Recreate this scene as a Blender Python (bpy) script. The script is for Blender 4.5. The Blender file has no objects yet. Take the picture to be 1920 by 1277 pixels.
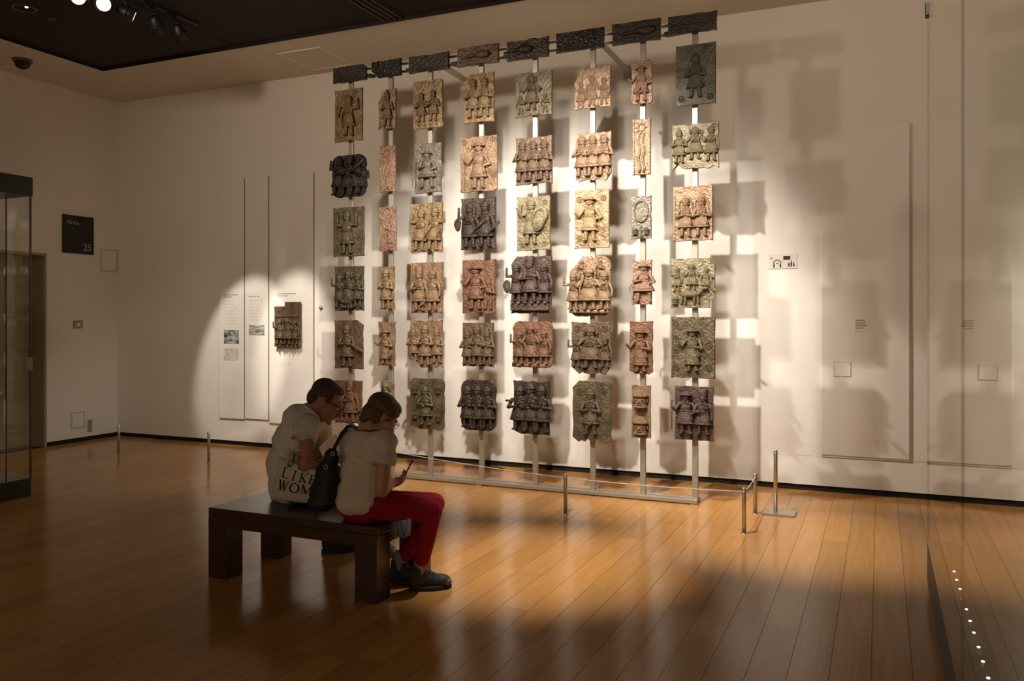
import bpy, math, random
from mathutils import Vector, Matrix
R = random.Random(7)
D = bpy.data
COL = bpy.context.scene.collection
PI = math.pi

# ---------------------------------------------------------------- camera
F_PX, CX, HY, EYE, TH = 1560.0, 960.0, 597.0, 1.6, math.radians(23.9)
SN, CS = math.sin(TH), math.cos(TH)
cam = D.objects.new('camera', D.cameras.new('camera')); COL.objects.link(cam)
cam.location = (0, 0, EYE); cam.rotation_euler = (PI/2, 0, TH)
cam.data.sensor_width = 36.0; cam.data.lens = 36.0*F_PX/1920.0
cam.data.shift_y = -(638.5-HY)/1920.0
cam.data.clip_start = 0.05
scene = bpy.context.scene
scene.camera = cam
# ---------------------------------------------------------------- world, exposure
W = D.worlds.new('world'); scene.world = W; W.use_nodes = True
W.node_tree.nodes['Background'].inputs[0].default_value = (1.0, 0.72, 0.48, 1)
W.node_tree.nodes['Background'].inputs[1].default_value = 0.02
vs = scene.view_settings
vs.view_transform = 'Standard'; vs.look = 'None'; vs.exposure = 0.0; vs.gamma = 1.0; vs.use_curve_mapping = False
# ---------------------------------------------------------------- gallery spotlights, plus unseen lamps added as fill
WARM = (1.0, 0.91, 0.80); AMBER = (1.0, 0.82, 0.62)
def spot(name, loc, aim, watts, half_v, half_h=None, blend=0.4, radius=0.045, color=WARM):
    l = D.lights.new(name, 'SPOT'); l.energy = watts; l.color = color
    l.spot_size = 2*math.radians(half_v); l.spot_blend = blend; l.shadow_soft_size = radius
    o = D.objects.new(name, l); COL.objects.link(o); o.location = loc
    d = Vector(aim)-Vector(loc)
    o.rotation_euler = d.to_track_quat('-Z', 'Y').to_euler()
    if half_h: o.scale = (math.tan(math.radians(half_h))/math.tan(math.radians(half_v)), 1, 1)
    return o
spot('spotlight_rack_centre', (-2.08, 3.75, 4.48), (-3.15, 8.18, 1.25), 1080, 28, 33, 0.6)
spot('spotlight_rack_cross_right', (-3.85, 5.2, 4.38), (-0.75, 8.18, 0.95), 430, 11.5, 12, 0.4, 0.035)
spot('spotlight_rack_right_columns', (-3.85, 5.1, 4.38), (-2.0, 7.2, 1.9), 200, 24, 24, 0.9, 0.04)
spot('spotlight_rack_cross_left', (-0.8, 5.2, 4.38), (-4.7, 7.6, 1.25), 330, 22, 29, 0.7, 0.04)
spot('rack_fill_left', (-4.5, 1.8, 4.48), (-3.4, 8.18, 2.0), 600, 18, 21, 0.9, 0.12)  # left and right fill lamps, added to lift the plaque shadows
spot('rack_fill_right', (-1.3, 1.8, 4.48), (-2.4, 8.18, 2.0), 600, 18, 19, 0.9, 0.12)
spot('wall_fill_left', (-4.9, 3.2, 4.12), (-4.6, 8.18, 2.6), 230, 44, 60, 1.0, 0.14, AMBER)  # this pair is added fill without fixtures, brightening shadows and upper wall
spot('wall_fill_right', (0.3, 3.2, 4.48), (0.1, 8.18, 2.7), 230, 44, 46, 1.0, 0.14, AMBER)
spot('spotlight_floor_bench', (-1.4, 5.4, 4.48), (-2.05, 5.05, 0), 950, 15, None, 1.0, 0.06)
spot('spotlight_floor_corner', (-1.9, 5.2, 4.48), (-0.95, 6.55, 0), 950, 15, 22, 1.0, 0.06)
# unseen lamps added behind the viewer, bouncing fill light off the rear wall
for x_ in (-6.0, -2.0, 2.0): spot('rear_bounce_fill', (x_, -.6, 4.4), (x_, -3.0, 1.8), 430, 50, None, 1.0, 0.1, AMBER)

# ---------------------------------------------------------------- helpers: photo geometry
def ray(px, py):
    r = (px-CX)/F_PX; u = -(py-HY)/F_PX
    return Vector((-SN+CS*r, CS+SN*r, u))
def onY(px, py, Y):
    d = ray(px, py); k = Y/d.y; return Vector((d.x*k, Y, EYE+d.z*k))
def onX(px, py, X):
    d = ray(px, py); k = X/d.x; return Vector((X, d.y*k, EYE+d.z*k))
def onZ(px, py, Z):
    d = ray(px, py); k = (Z-EYE)/d.z; return Vector((d.x*k, d.y*k, Z))
def at(px, py, dep):
    v = ray(px, py); return Vector((v.x*dep, v.y*dep, EYE+v.z*dep))
# ---------------------------------------------------------------- helpers: mesh builder
class MB:
    def __init__(s): s.v = []; s.f = []
    def add(s, vs_, fs):
        n = len(s.v); s.v += [tuple(p) for p in vs_]; s.f += [tuple(i+n for i in f) for f in fs]; return s
    def box(s, x0, y0, z0, x1, y1, z1):
        return s.add([(x0,y0,z0),(x1,y0,z0),(x1,y1,z0),(x0,y1,z0),(x0,y0,z1),(x1,y0,z1),(x1,y1,z1),(x0,y1,z1)],
                     [(0,3,2,1),(4,5,6,7),(0,1,5,4),(1,2,6,5),(2,3,7,6),(3,0,4,7)])
    def ell(s, c, r, B=None, seg=10, rings=7):
        c = Vector(c); vv = []; ff = []
        if not hasattr(r, '__len__'): r = (r, r, r)
        for i in range(1, rings):
            t = PI*i/rings
            for j in range(seg):
                a = 2*PI*j/seg
                p = Vector((r[0]*math.sin(t)*math.cos(a), r[1]*math.sin(t)*math.sin(a), r[2]*math.cos(t)))
                vv.append(c+(B @ p if B else p))
        top = Vector((0,0,r[2])); bot = Vector((0,0,-r[2]))
        vv.append(c+(B @ top if B else top)); vv.append(c+(B @ bot if B else bot))
        T = len(vv)-2; Bo = len(vv)-1
        for j in range(seg):
            k = (j+1) % seg
            ff.append((T, j, k)); ff.append((Bo, (rings-2)*seg+k, (rings-2)*seg+j))
            for i in range(rings-2):
                ff.append((i*seg+j, (i+1)*seg+j, (i+1)*seg+k, i*seg+k))
        return s.add(vv, ff)
    def rings(s, secs, cap=True):
        """secs: list of rings of points (same count)"""
        n = len(secs[0]); vv = [p for r in secs for p in r]; ff = []
        for i in range(len(secs)-1):
            for j in range(n):
                k = (j+1) % n
                ff.append((i*n+j, i*n+k, (i+1)*n+k, (i+1)*n+j))
        if cap:
            ff.append(tuple(range(n))[::-1]); ff.append(tuple((len(secs)-1)*n+j for j in range(n)))
        return s.add(vv, ff)
    def tube(s, pts, rad, seg=8, cap=True):
        pts = [Vector(p) for p in pts]
        if not hasattr(rad, '__len__'): rad = [rad]*len(pts)
        secs = []; up = None
        for i, p in enumerate(pts):
            d = (pts[min(i+1, len(pts)-1)]-pts[max(i-1, 0)]).normalized()
            if up is None: up = Vector((0,0,1)) if abs(d.z) < .9 else Vector((1,0,0))
            a = d.cross(up).normalized(); b = a.cross(d).normalized(); up = b
            secs.append([p+rad[i]*(math.cos(2*PI*j/seg)*a+math.sin(2*PI*j/seg)*b) for j in range(seg)])
        return s.rings(secs, cap)
    def cap(s, a, b, ra, rb=None, seg=9):
        """capsule with taper"""
        rb = ra if rb is None else rb
        a = Vector(a); b = Vector(b); d = (b-a)
        if d.length < 1e-6: return s.ell(a, ra)
        d.normalize(); pts = []; rad = []
        for t in (PI/2*.98, PI/3, PI/6, 0): pts.append(a-d*ra*math.sin(t)); rad.append(max(ra*math.cos(t), ra*.03))
        for t in (0, PI/6, PI/3, PI/2*.98): pts.append(b+d*rb*math.sin(t)); rad.append(max(rb*math.cos(t), rb*.03))
        return s.tube(pts, rad, seg)
    def lathe(s, prof, c=(0,0,0), seg=14, sx=1, sy=1):
        c = Vector(c)
        return s.rings([[c+Vector((sx*r*math.cos(2*PI*j/seg), sy*r*math.sin(2*PI*j/seg), z)) for j in range(seg)] for r, z in prof])
    def torus(s, c, R0, r0, axis='Y', seg=16, sub=6, sx=1, sz=1):
        c = Vector(c); vv = []; ff = []
        for i in range(seg):
            a = 2*PI*i/seg
            for j in range(sub):
                b = 2*PI*j/sub; q = R0+r0*math.cos(b)
                if axis == 'Y': vv.append(c+Vector((sx*q*math.cos(a), r0*math.sin(b), sz*q*math.sin(a))))
                else: vv.append(c+Vector((sx*q*math.cos(a), sz*q*math.sin(a), r0*math.sin(b))))
        for i in range(seg):
            for j in range(sub):
                i2 = (i+1) % seg; j2 = (j+1) % sub
                ff.append((i*sub+j, i2*sub+j, i2*sub+j2, i*sub+j2))
        return s.add(vv, ff)
    def slab(s, outline, y0, y1, inset=0.0):
        """outline (x,z) polygon extruded from y0 (front) to y1; the front edge is eased by inset"""
        n = len(outline)
        cx = sum(p[0] for p in outline)/n; cz = sum(p[1] for p in outline)/n
        ins = []
        for x, z in outline:
            d = Vector((cx-x, cz-z)); L = d.length or 1; ins.append((x+d.x/L*inset, z+d.y/L*inset))
        vv = [(x, y0, z) for x, z in ins]+[(x, y0+inset, z) for x, z in outline]+[(x, y1, z) for x, z in outline]
        ff = []
        for j in range(n):
            k = (j+1) % n
            ff += [(j, n+j, n+k, k), (n+j, 2*n+j, 2*n+k, n+k)]
        vv.append((cx, y0, cz)); C = 3*n
        ff += [(C, j, (j+1) % n) for j in range(n)]
        vv.append((cx, y1, cz)); C2 = 3*n+1
        ff += [(C2, 2*n+(j+1) % n, 2*n+j) for j in range(n)]
        return s.add(vv, ff)
    def mesh(s, name, smooth=False):
        m = D.meshes.new(name); m.from_pydata(s.v, [], s.f); m.update()
        import bmesh
        b = bmesh.new(); b.from_mesh(m); bmesh.ops.recalc_face_normals(b, faces=b.faces); b.to_mesh(m); b.free()
        if smooth:
            m.polygons.foreach_set('use_smooth', [True]*len(m.polygons))
        return m
    def build(s, name, mat, parent=None, smooth=False, bevel=0):
        return link(name, s.mesh(name, smooth), mat, parent, bevel)
def link(name, mesh, mat, parent=None, bevel=0):
    o = D.objects.new(name, mesh); COL.objects.link(o)
    if mat:
        if len(mesh.materials) == 0: mesh.materials.append(mat)
        elif mesh.materials[0] is not mat:
            o.material_slots[0].link = 'OBJECT'; o.material_slots[0].material = mat
    if parent: o.parent = parent
    if bevel:
        b = o.modifiers.new('bevel', 'BEVEL'); b.width = bevel; b.segments = 2; b.limit_method = 'ANGLE'
    return o
def tag(o, label, cat, group=None):
    o['label'] = label; o['category'] = cat
    if group: o['group'] = group
    return o
def struct(o, label=None):
    o['kind'] = 'structure'
    if label: o['label'] = label
    return o
def empty(name, loc=(0,0,0), rz=0):
    o = D.objects.new(name, None); COL.objects.link(o); o.location = loc; o.rotation_euler = (0,0,rz); o.empty_display_size = .1
    return o
def fuse(mb, voxel, smooth=6):
    """one continuous surface from overlapping volumes"""
    m = mb.mesh('tmp'); o = D.objects.new('tmp', m); COL.objects.link(o)
    r = o.modifiers.new('r', 'REMESH'); r.mode = 'VOXEL'; r.voxel_size = voxel; r.use_smooth_shade = True
    if smooth:
        k = o.modifiers.new('s', 'SMOOTH'); k.factor = .5; k.iterations = smooth
    dg = bpy.context.evaluated_depsgraph_get(); dg.update()
    me = D.meshes.new_from_object(o.evaluated_get(dg))
    D.objects.remove(o); D.meshes.remove(m)
    me.polygons.foreach_set('use_smooth', [True]*len(me.polygons))
    return me
def text_mesh(body, size, ex=0.0008, align='LEFT'):
    c = D.curves.new('t', 'FONT'); c.body = body; c.size = size; c.extrude = ex; c.align_x = align; c.resolution_u = 3
    o = D.objects.new('t', c); COL.objects.link(o)
    dg = bpy.context.evaluated_depsgraph_get(); dg.update()
    me = D.meshes.new_from_object(o.evaluated_get(dg)); D.objects.remove(o); D.curves.remove(c); return me
# ---------------------------------------------------------------- materials
def mat(name, col, rough=.5, metal=0, spec=.5, var=None, vscale=6, bump=0, bscale=60, emit=None, estr=0, stretch=None, coat=0):
    m = D.materials.new(name); m.use_nodes = True; nt = m.node_tree; b = nt.nodes['Principled BSDF']
    b.inputs['Base Color'].default_value = (*col, 1); b.inputs['Roughness'].default_value = rough
    b.inputs['Metallic'].default_value = metal; b.inputs['Specular IOR Level'].default_value = spec
    b.inputs['Coat Weight'].default_value = coat
    tc = nt.nodes.new('ShaderNodeTexCoord'); src = tc.outputs['Object']
    if stretch:
        mp = nt.nodes.new('ShaderNodeMapping'); mp.inputs['Scale'].default_value = stretch
        nt.links.new(src, mp.inputs['Vector']); src = mp.outputs['Vector']
    if var:
        n = nt.nodes.new('ShaderNodeTexNoise'); n.inputs['Scale'].default_value = vscale; n.inputs['Detail'].default_value = 6
        r = nt.nodes.new('ShaderNodeValToRGB'); r.color_ramp.elements[0].position = .32; r.color_ramp.elements[1].position = .68
        r.color_ramp.elements[0].color = (*var, 1); r.color_ramp.elements[1].color = (*col, 1)
        nt.links.new(src, n.inputs['Vector']); nt.links.new(n.outputs['Fac'], r.inputs['Fac']); nt.links.new(r.outputs['Color'], b.inputs['Base Color'])
    if bump:
        n2 = nt.nodes.new('ShaderNodeTexNoise'); n2.inputs['Scale'].default_value = bscale; n2.inputs['Detail'].default_value = 4
        bp = nt.nodes.new('ShaderNodeBump'); bp.inputs['Strength'].default_value = bump; bp.inputs['Distance'].default_value = .01
        nt.links.new(src, n2.inputs['Vector']); nt.links.new(n2.outputs['Fac'], bp.inputs['Height']); nt.links.new(bp.outputs['Normal'], b.inputs['Normal'])
    if emit:
        b.inputs['Emission Color'].default_value = (*emit, 1); b.inputs['Emission Strength'].default_value = estr
    return m
def glass_mat(name, tint=(.96,.97,.95)):
    m = D.materials.new(name); m.use_nodes = True; nt = m.node_tree; nt.nodes.remove(nt.nodes['Principled BSDF'])
    out = nt.nodes['Material Output']
    t = nt.nodes.new('ShaderNodeBsdfTransparent'); t.inputs[0].default_value = (*tint, 1)
    g = nt.nodes.new('ShaderNodeBsdfGlossy'); g.inputs['Roughness'].default_value = 0.0; g.inputs[0].default_value = (1,1,1,1)
    fr = nt.nodes.new('ShaderNodeFresnel'); fr.inputs[0].default_value = 1.5
    ge = nt.nodes.new('ShaderNodeNewGeometry')
    inv = nt.nodes.new('ShaderNodeMath'); inv.operation = 'SUBTRACT'; inv.inputs[0].default_value = 1.0
    mu = nt.nodes.new('ShaderNodeMath'); mu.operation = 'MULTIPLY'
    mx = nt.nodes.new('ShaderNodeMixShader')
    nt.links.new(ge.outputs['Backfacing'], inv.inputs[1]); nt.links.new(inv.outputs[0], mu.inputs[0]); nt.links.new(fr.outputs[0], mu.inputs[1])
    nt.links.new(mu.outputs[0], mx.inputs[0]); nt.links.new(t.outputs[0], mx.inputs[1]); nt.links.new(g.outputs[0], mx.inputs[2]); nt.links.new(mx.outputs[0], out.inputs['Surface'])
    return m
M = dict(
 wall=mat('wall_paint', (.80,.76,.70), .75, spec=.2, var=(.77,.73,.67), vscale=1.2, bump=.03, bscale=180),
 soffit=mat('soffit_paint', (.70,.63,.53), .8, spec=.2),
 dark_ceiling=mat('dark_ceiling_paint', (.035,.029,.022), .8, spec=.2),
 black=mat('black_metal', (.010,.010,.010), .45),
 gap=mat('shadow_gap_black', (.006,.005,.004), .8),
 panel=mat('panel_board', (.79,.75,.69), .6, spec=.3),
 steel=mat('brushed_steel', (.52,.48,.42), .34, metal=.85, bump=.02, bscale=200),
 alu=mat('rack_aluminium', (.40,.36,.30), .40, metal=.6),
 cord=mat('barrier_cord', (.75,.70,.62), .6),
 bench=mat('dark_stained_wood', (.050,.022,.012), .26, var=(.040,.017,.010), vscale=5, stretch=(1,8,8), bump=.015, bscale=40),
 skin=mat('skin', (.46,.24,.16), .5), skin_m=mat('skin_tanned', (.36,.17,.105), .5),
 hair_m=mat('hair_brown', (.040,.024,.016), .6, var=(.085,.055,.035), vscale=70, bump=.5, bscale=160),
 hair_w=mat('hair_brown_lighter', (.070,.042,.022), .55, var=(.13,.085,.05), vscale=60, bump=.5, bscale=150),
 shirt_m=mat('cotton_white', (.66,.62,.57), .85, spec=.2, bump=.35, bscale=9),
 shirt_w=mat('cotton_cream', (.62,.55,.47), .85, spec=.2, bump=.6, bscale=13, stretch=(.6,.6,2.2)),
 red=mat('red_cotton', (.30,.008,.022), .8, spec=.2, bump=.3, bscale=14),
 dark_cloth=mat('dark_trousers', (.022,.018,.015), .85),
 shoe=mat('walking_shoe', (.050,.048,.036), .7, var=(.030,.028,.022), vscale=30), sole=mat('shoe_sole', (.016,.014,.013), .7),
 toe=mat('shoe_toe', (.13,.11,.10), .6), sock=mat('grey_sock', (.38,.31,.27), .9), lace=mat('lace', (.07,.05,.04), .8),
 bag=mat('black_bag_fabric', (.008,.009,.012), .65), canvas=mat('tote_canvas', (.60,.55,.46), .9, spec=.2, bump=.25, bscale=10),
 ink=mat('dark_ink', (.025,.017,.012), .7), paper=mat('paper', (.82,.80,.76), .8), trim=mat('neck_trim', (.05,.03,.025), .8),
 white_print=mat('white_print', (.42,.42,.38), .7), grey_print=mat('grey_print', (.36,.31,.25), .8),
 sign_black=mat('sign_black', (.012,.011,.010), .5), sign_grey=mat('sign_pale', (.70,.64,.58), .6),
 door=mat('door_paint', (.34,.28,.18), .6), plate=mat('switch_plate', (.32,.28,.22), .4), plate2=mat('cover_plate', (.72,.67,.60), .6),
 lens=mat('lamp_lens', (1,1,1), .5, emit=(1,.93,.82), estr=14), lens_dim=mat('lamp_lens_dim', (1,1,1), .5, emit=(1,.85,.68), estr=2.5),
 lens_off=mat('lamp_lens_off', (.01,.01,.01), .8), ring=mat('ring_trim', (.10,.085,.065), .5),
 led=mat('led_point', (1,1,1), .5, emit=(1,.9,.75), estr=9),
 deck=mat('case_deck', (.55,.47,.37), .55, spec=.3), ledge=mat('case_ledge', (.11,.085,.06), .5), plinth=mat('case_plinth', (.055,.043,.032), .5),
 glass=glass_mat('case_glass'), seal=mat('silicone_seal', (.035,.028,.02), 1.0, spec=0), glass_edge=mat('glass_edge', (.06,.05,.035), .3),
 photo1=mat('printed_photo', (.55,.58,.52), .6, var=(.03,.04,.045), vscale=14, stretch=(1,1,2)),
 photo2=mat('printed_photo_dark', (.58,.56,.50), .6, var=(.06,.06,.06), vscale=16, stretch=(.6,1,2.5)),
 sketch=mat('printed_sketch', (.70,.66,.58), .7, var=(.45,.41,.34), vscale=20),
 artefact=mat('pale_artefact', (.62,.55,.42), .6, var=(.42,.35,.25), vscale=14), white=mat('white_artefact', (.80,.80,.74), .5),
 bluewhite=mat('striped_cloth', (.45,.48,.58), .8, var=(.02,.03,.10), vscale=24, stretch=(3,3,.4)),
)
def wood_floor(name, h, tone):
    m = D.materials.new(name); m.use_nodes = True; nt = m.node_tree; b = nt.nodes['Principled BSDF']
    tc = nt.nodes.new('ShaderNodeTexCoord'); mp = nt.nodes.new('ShaderNodeMapping'); mp.inputs['Scale'].default_value = (14, .9, 1); mp.inputs['Location'].default_value = (h, h*3, 0)
    n = nt.nodes.new('ShaderNodeTexNoise'); n.inputs['Scale'].default_value = 2.2; n.inputs['Detail'].default_value = 7; n.inputs['Roughness'].default_value = .6
    r = nt.nodes.new('ShaderNodeValToRGB')
    c = Vector((.56,.28,.088))*tone
    r.color_ramp.elements[0].position = .3; r.color_ramp.elements[0].color = (c.x*.82, c.y*.78, c.z*.72, 1); r.color_ramp.elements[1].position = .7; r.color_ramp.elements[1].color = (*c, 1)
    nt.links.new(tc.outputs['Object'], mp.inputs[0]); nt.links.new(mp.outputs[0], n.inputs['Vector']); nt.links.new(n.outputs['Fac'], r.inputs[0]); nt.links.new(r.outputs[0], b.inputs['Base Color'])
    n3 = nt.nodes.new('ShaderNodeTexNoise'); n3.inputs['Scale'].default_value = 1.3
    mr = nt.nodes.new('ShaderNodeMapRange'); mr.inputs[3].default_value = .12; mr.inputs[4].default_value = .20
    nt.links.new(tc.outputs['Object'], n3.inputs['Vector']); nt.links.new(n3.outputs['Fac'], mr.inputs[0]); nt.links.new(mr.outputs[0], b.inputs['Roughness'])
    b.inputs['Specular IOR Level'].default_value = .17
    return m
WOODS = [wood_floor('oak_plank', i*1.7, t) for i, t in enumerate((1.0, .93, 1.06, .88, 1.0))]
def bronze(name, col, dark, metal=.28, rough=.42):
    """cast metal with patina, fine incised ground pattern"""
    def ds(c, k=.95):
        g_ = (c[0]*.35+c[1]*.5+c[2]*.15); return tuple(g_+(v-g_)*k for v in c)
    col = tuple(v*.64 for v in ds(col)); dark = tuple(v*.50 for v in ds(dark))
    m = D.materials.new(name); m.use_nodes = True; nt = m.node_tree; b = nt.nodes['Principled BSDF']
    b.inputs['Metallic'].default_value = metal; b.inputs['Roughness'].default_value = rough
    tc = nt.nodes.new('ShaderNodeTexCoord')
    n = nt.nodes.new('ShaderNodeTexNoise'); n.inputs['Scale'].default_value = 9; n.inputs['Detail'].default_value = 8; n.inputs['Roughness'].default_value = .65
    r = nt.nodes.new('ShaderNodeValToRGB'); r.color_ramp.elements[0].position = .34; r.color_ramp.elements[1].position = .62
    r.color_ramp.elements[0].color = (*dark, 1); r.color_ramp.elements[1].color = (*col, 1)
    nt.links.new(tc.outputs['Object'], n.inputs['Vector']); nt.links.new(n.outputs['Fac'], r.inputs[0]); nt.links.new(r.outputs[0], b.inputs['Base Color'])
    vo = nt.nodes.new('ShaderNodeTexVoronoi'); vo.inputs['Scale'].default_value = 45
    n2 = nt.nodes.new('ShaderNodeTexNoise'); n2.inputs['Scale'].default_value = 70; n2.inputs['Detail'].default_value = 4
    ad = nt.nodes.new('ShaderNodeMath'); ad.operation = 'ADD'
    bp = nt.nodes.new('ShaderNodeBump'); bp.inputs['Strength'].default_value = .6; bp.inputs['Distance'].default_value = .007
    nt.links.new(tc.outputs['Object'], vo.inputs['Vector']); nt.links.new(tc.outputs['Object'], n2.inputs['Vector'])
    nt.links.new(vo.outputs['Distance'], ad.inputs[0]); nt.links.new(n2.outputs['Fac'], ad.inputs[1]); nt.links.new(ad.outputs[0], bp.inputs['Height']); nt.links.new(bp.outputs[0], b.inputs['Normal'])
    return m
BZ = dict(
 gold=bronze('bronze_gold', (.50,.33,.16), (.25,.15,.07)), tan=bronze('bronze_tan', (.48,.30,.17), (.28,.16,.085)),
 brown=bronze('bronze_brown', (.26,.16,.09), (.12,.07,.04)), dark=bronze('bronze_dark', (.105,.068,.046), (.042,.027,.019), rough=.4),
 black=bronze('bronze_blackened', (.060,.042,.036), (.018,.012,.011), .35, .32), olive=bronze('bronze_olive', (.22,.165,.085), (.10,.075,.04)),
 red=bronze('bronze_reddish', (.34,.165,.09), (.19,.085,.045)), pink=bronze('bronze_pinkish', (.50,.29,.19), (.30,.16,.10)),
 grey=bronze('bronze_grey', (.29,.24,.18), (.15,.12,.085)), green=bronze('bronze_green', (.18,.155,.105), (.08,.070,.048)),
 khaki=bronze('bronze_khaki', (.40,.32,.18), (.23,.18,.09)), purple=bronze('bronze_purplish', (.17,.105,.080), (.065,.038,.030)),
 moss=bronze('bronze_moss', (.17,.130,.075), (.08,.060,.034)), slate=bronze('bronze_slate', (.085,.068,.050), (.035,.028,.022)),
)
# ================================================================ structure
YW, XL, ZC, ZD = 8.18, -9.5, 4.53, 4.56
XR = 6.0; YB = -3.0
fl = struct(MB().box(XL-.2, YB, -.08, XR, YW+.1, -.0125).build('floor', M['gap']), 'warm brown polished timber plank floor')
PW = .172
nrow = int((XR-XL)/PW)+1
vis = []; hid = MB()
plank_mesh = {}
for i in range(nrow):
    x0 = XL+i*PW
    y = YB+R.uniform(-1.6, 0)
    while y < YW+.02:
        L = R.choice((1.6, 2.0, 2.4)); y1 = min(y+L, YW+.02); ya = max(y, YB)
        if y1-ya > .05:
            p = Vector((x0+PW/2, min(y1, 8), 0)); d = -SN*p.x+CS*p.y; q = CX+F_PX*(CS*p.x+SN*p.y)/max(d, .1)
            if y1 > 3.2 and d > .5 and -60 < q < 1990 and x0 < .5: vis.append((x0, ya, y1))
            else: hid.box(x0+.0008, ya+.001, -.012, x0+PW-.0008, y1-.001, 0)
        y = y1 if y1 >= YW else y+L
for k, (x0, ya, y1) in enumerate(vis[:300]):
    key = (round(y1-ya, 3))
    if key not in plank_mesh: plank_mesh[key] = MB().box(-PW/2+.0010, 0, -.012, PW/2-.0010, y1-ya-.0014, 0).mesh('plank')
    o = link('plank', plank_mesh[key], R.choice(WOODS), fl); o.location = (x0+PW/2, ya, 0)
for (x0, ya, y1) in vis[300:]: hid.box(x0+.0008, ya+.001, -.012, x0+PW-.0008, y1-.001, 0)
ho = hid.build('plank_field', WOODS[0], fl); ho['kind'] = 'stuff'
struct(MB().box(XL-.15, YW, .055, XR, YW+.15, ZC+.15).build('wall_back', M['wall']), 'tall off-white gallery wall behind the rack of plaques')
struct(MB().box(XL-.15, YW+.025, -.01, XR, YW+.1, .055).build('baseboard_back', M['gap']), 'black shadow gap along the foot of the gallery wall')
DY0, DY1, DZ = 5.95, 7.13, 2.41
lw = MB().box(XL-.15, YB, .055, XL, DY0, ZC+.15).box(XL-.15, DY1, .055, XL, YW+.15, ZC+.15).box(XL-.15, DY0, DZ, XL, DY1, ZC+.15)
struct(lw.build('wall_left', M['wall']), 'shorter off-white side wall with a doorway')
struct(MB().box(XL-.1, DY1, -.01, XL-.025, YW, .055).box(XL-.1, YB, -.01, XL-.025, DY0, .055).build('baseboard_left', M['gap']), 'black shadow gap along the side wall')
struct(MB().box(XL-.15, YB-.15, 0, XR, YB, ZC+.15).build('wall_rear', M['wall']), 'unseen off-white wall added behind the viewer to bounce fill light')  # added out of view so its bounce lights the visitors' backs
# doorway: lining, double door leaves set back
dr = struct(empty('door_1', (XL, DY0, 0)), 'pale olive timber door set back in a doorway')
MB().box(-.30, 0, 0, -.001, .03, DZ).box(-.30, DY1-DY0-.03, 0, -.001, DY1-DY0, DZ).box(-.30, .03, DZ-.03, -.001, DY1-DY0-.03, DZ).build('door_lining', M['door'], dr)
for a, b in ((.035, .575), (.58, 1.145)):
    lf = MB().box(-.30, a, .01, -.25, b, DZ-.035).build('door_leaf', M['door'], dr, bevel=.004)
    MB().box(-.25, a+.09, 1.25, -.244, b-.09, 2.2).box(-.25, a+.09, .18, -.244, b-.09, 1.12).build('panel', M['door'], lf, bevel=.003)
    hy = b-.06 if a < .3 else a+.06
    MB().cap((-.225, hy, .95), (-.225, hy, 1.2), .01).build('handle', M['steel'], lf, True)
# ceiling: pale soffit along the walls, dark field in the middle
SX, SY = -8.42, 7.045
struct(MB().box(XL-.15, SY, ZC, XR, YW+.15, ZC+.18).box(XL-.15, YB, ZC, SX, SY, ZC+.18).build('ceiling', M['soffit']), 'pale soffit band running round the edge of the ceiling')
dc = struct(MB().box(SX+.015, YB, ZD, XR, SY-.015, ZD+.1).build('ceiling_field', M['dark_ceiling']), 'dark recessed field of the ceiling')
tr = MB()
tr.box(SX, YB, ZC-.004, SX+.016, SY-.016, ZC+.05).box(SX, SY-.016, ZC-.004, XR, SY, ZC+.05)
struct(tr.build('trim_1', M['gap']), 'thin black edge trim between soffit and dark ceiling')
jx = onZ(430, 82, ZD).x
struct(MB().box(jx-.018, YB, ZD-.006, jx+.018, SY-.02, ZD+.02).build('trim_2', M['gap']), 'dark joint line across the dark ceiling')
jx2 = onZ(757, 28, ZD).x
struct(MB().box(jx2-1.9, SY-.42, ZD-.003, jx2-.25, SY-.41, ZD+.02).build('trim_3', M['gap']), 'fine joint line near the edge of the dark ceiling')
# linear slot air grille
gr = tag(empty('ceiling_grille', (jx2-.13, 5.2, ZD)), 'black linear slot air grille set in the dark ceiling', 'grille')
MB().box(-.13, 0, -.006, .13, 1.83, .01).build('backing', M['gap'], gr)
for k in range(4): MB().box(-.115+k*.065, 0.01, -.022, -.10+k*.065, 1.82, -.006).build('slat', M['ring'], gr)
# access hatch on the soffit
a = onZ(515, 97, ZC); b = onZ(598, 89, ZC); c_ = onZ(650, 115, ZC)
h = tag(empty('access_hatch', (a.x, b.y, ZC)), 'square pale access hatch in the soffit left of the plaques', 'hatch')
wx = b.x-a.x; wy = .62
MB().box(0, 0, -.004, wx, wy, 0).build('hatch_door', M['soffit'], h)
MB().box(-.02, -.02, -.009, wx+.02, 0, 0).box(-.02, wy, -.009, wx+.02, wy+.02, 0).box(-.02, 0, -.009, 0, wy, 0).box(wx, 0, -.009, wx+.02, wy, 0).build('hatch_frame', M['panel'], h)
# dome camera, downlight, sprinkler
p = onZ(42, 112, ZC)
o = tag(empty('dome_camera', p), 'black dome security camera under the soffit by the side wall', 'camera')
MB().lathe([(.01, 0), (.105, 0), (.10, -.025), (.085, -.03)], seg=20).build('mount_ring', M['ring'], o, True)
MB().lathe([(.085, -.025), (.08, -.06), (.06, -.09), (.03, -.105), (.003, -.11)], seg=20).build('dome', M['black'], o, True)
p = onZ(46, 14, ZD)
o = tag(empty('downlight', p), 'round recessed downlight with pale trim ring in the dark ceiling', 'light')
MB().torus((0,0,-.006), .10, .012, 'Z', 24, 6).build('trim_ring', M['ring'], o, True)
MB().lathe([(.09, .0), (.088, -.004), (.003, -.004)], seg=20).build('baffle', M['dark_ceiling'], o, True)
MB().ell((.055, -.02, -.012), (.016,.016,.008)).build('lamp', M['lens_dim'], o, True)
p = onZ(97, 35, ZD)
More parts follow.
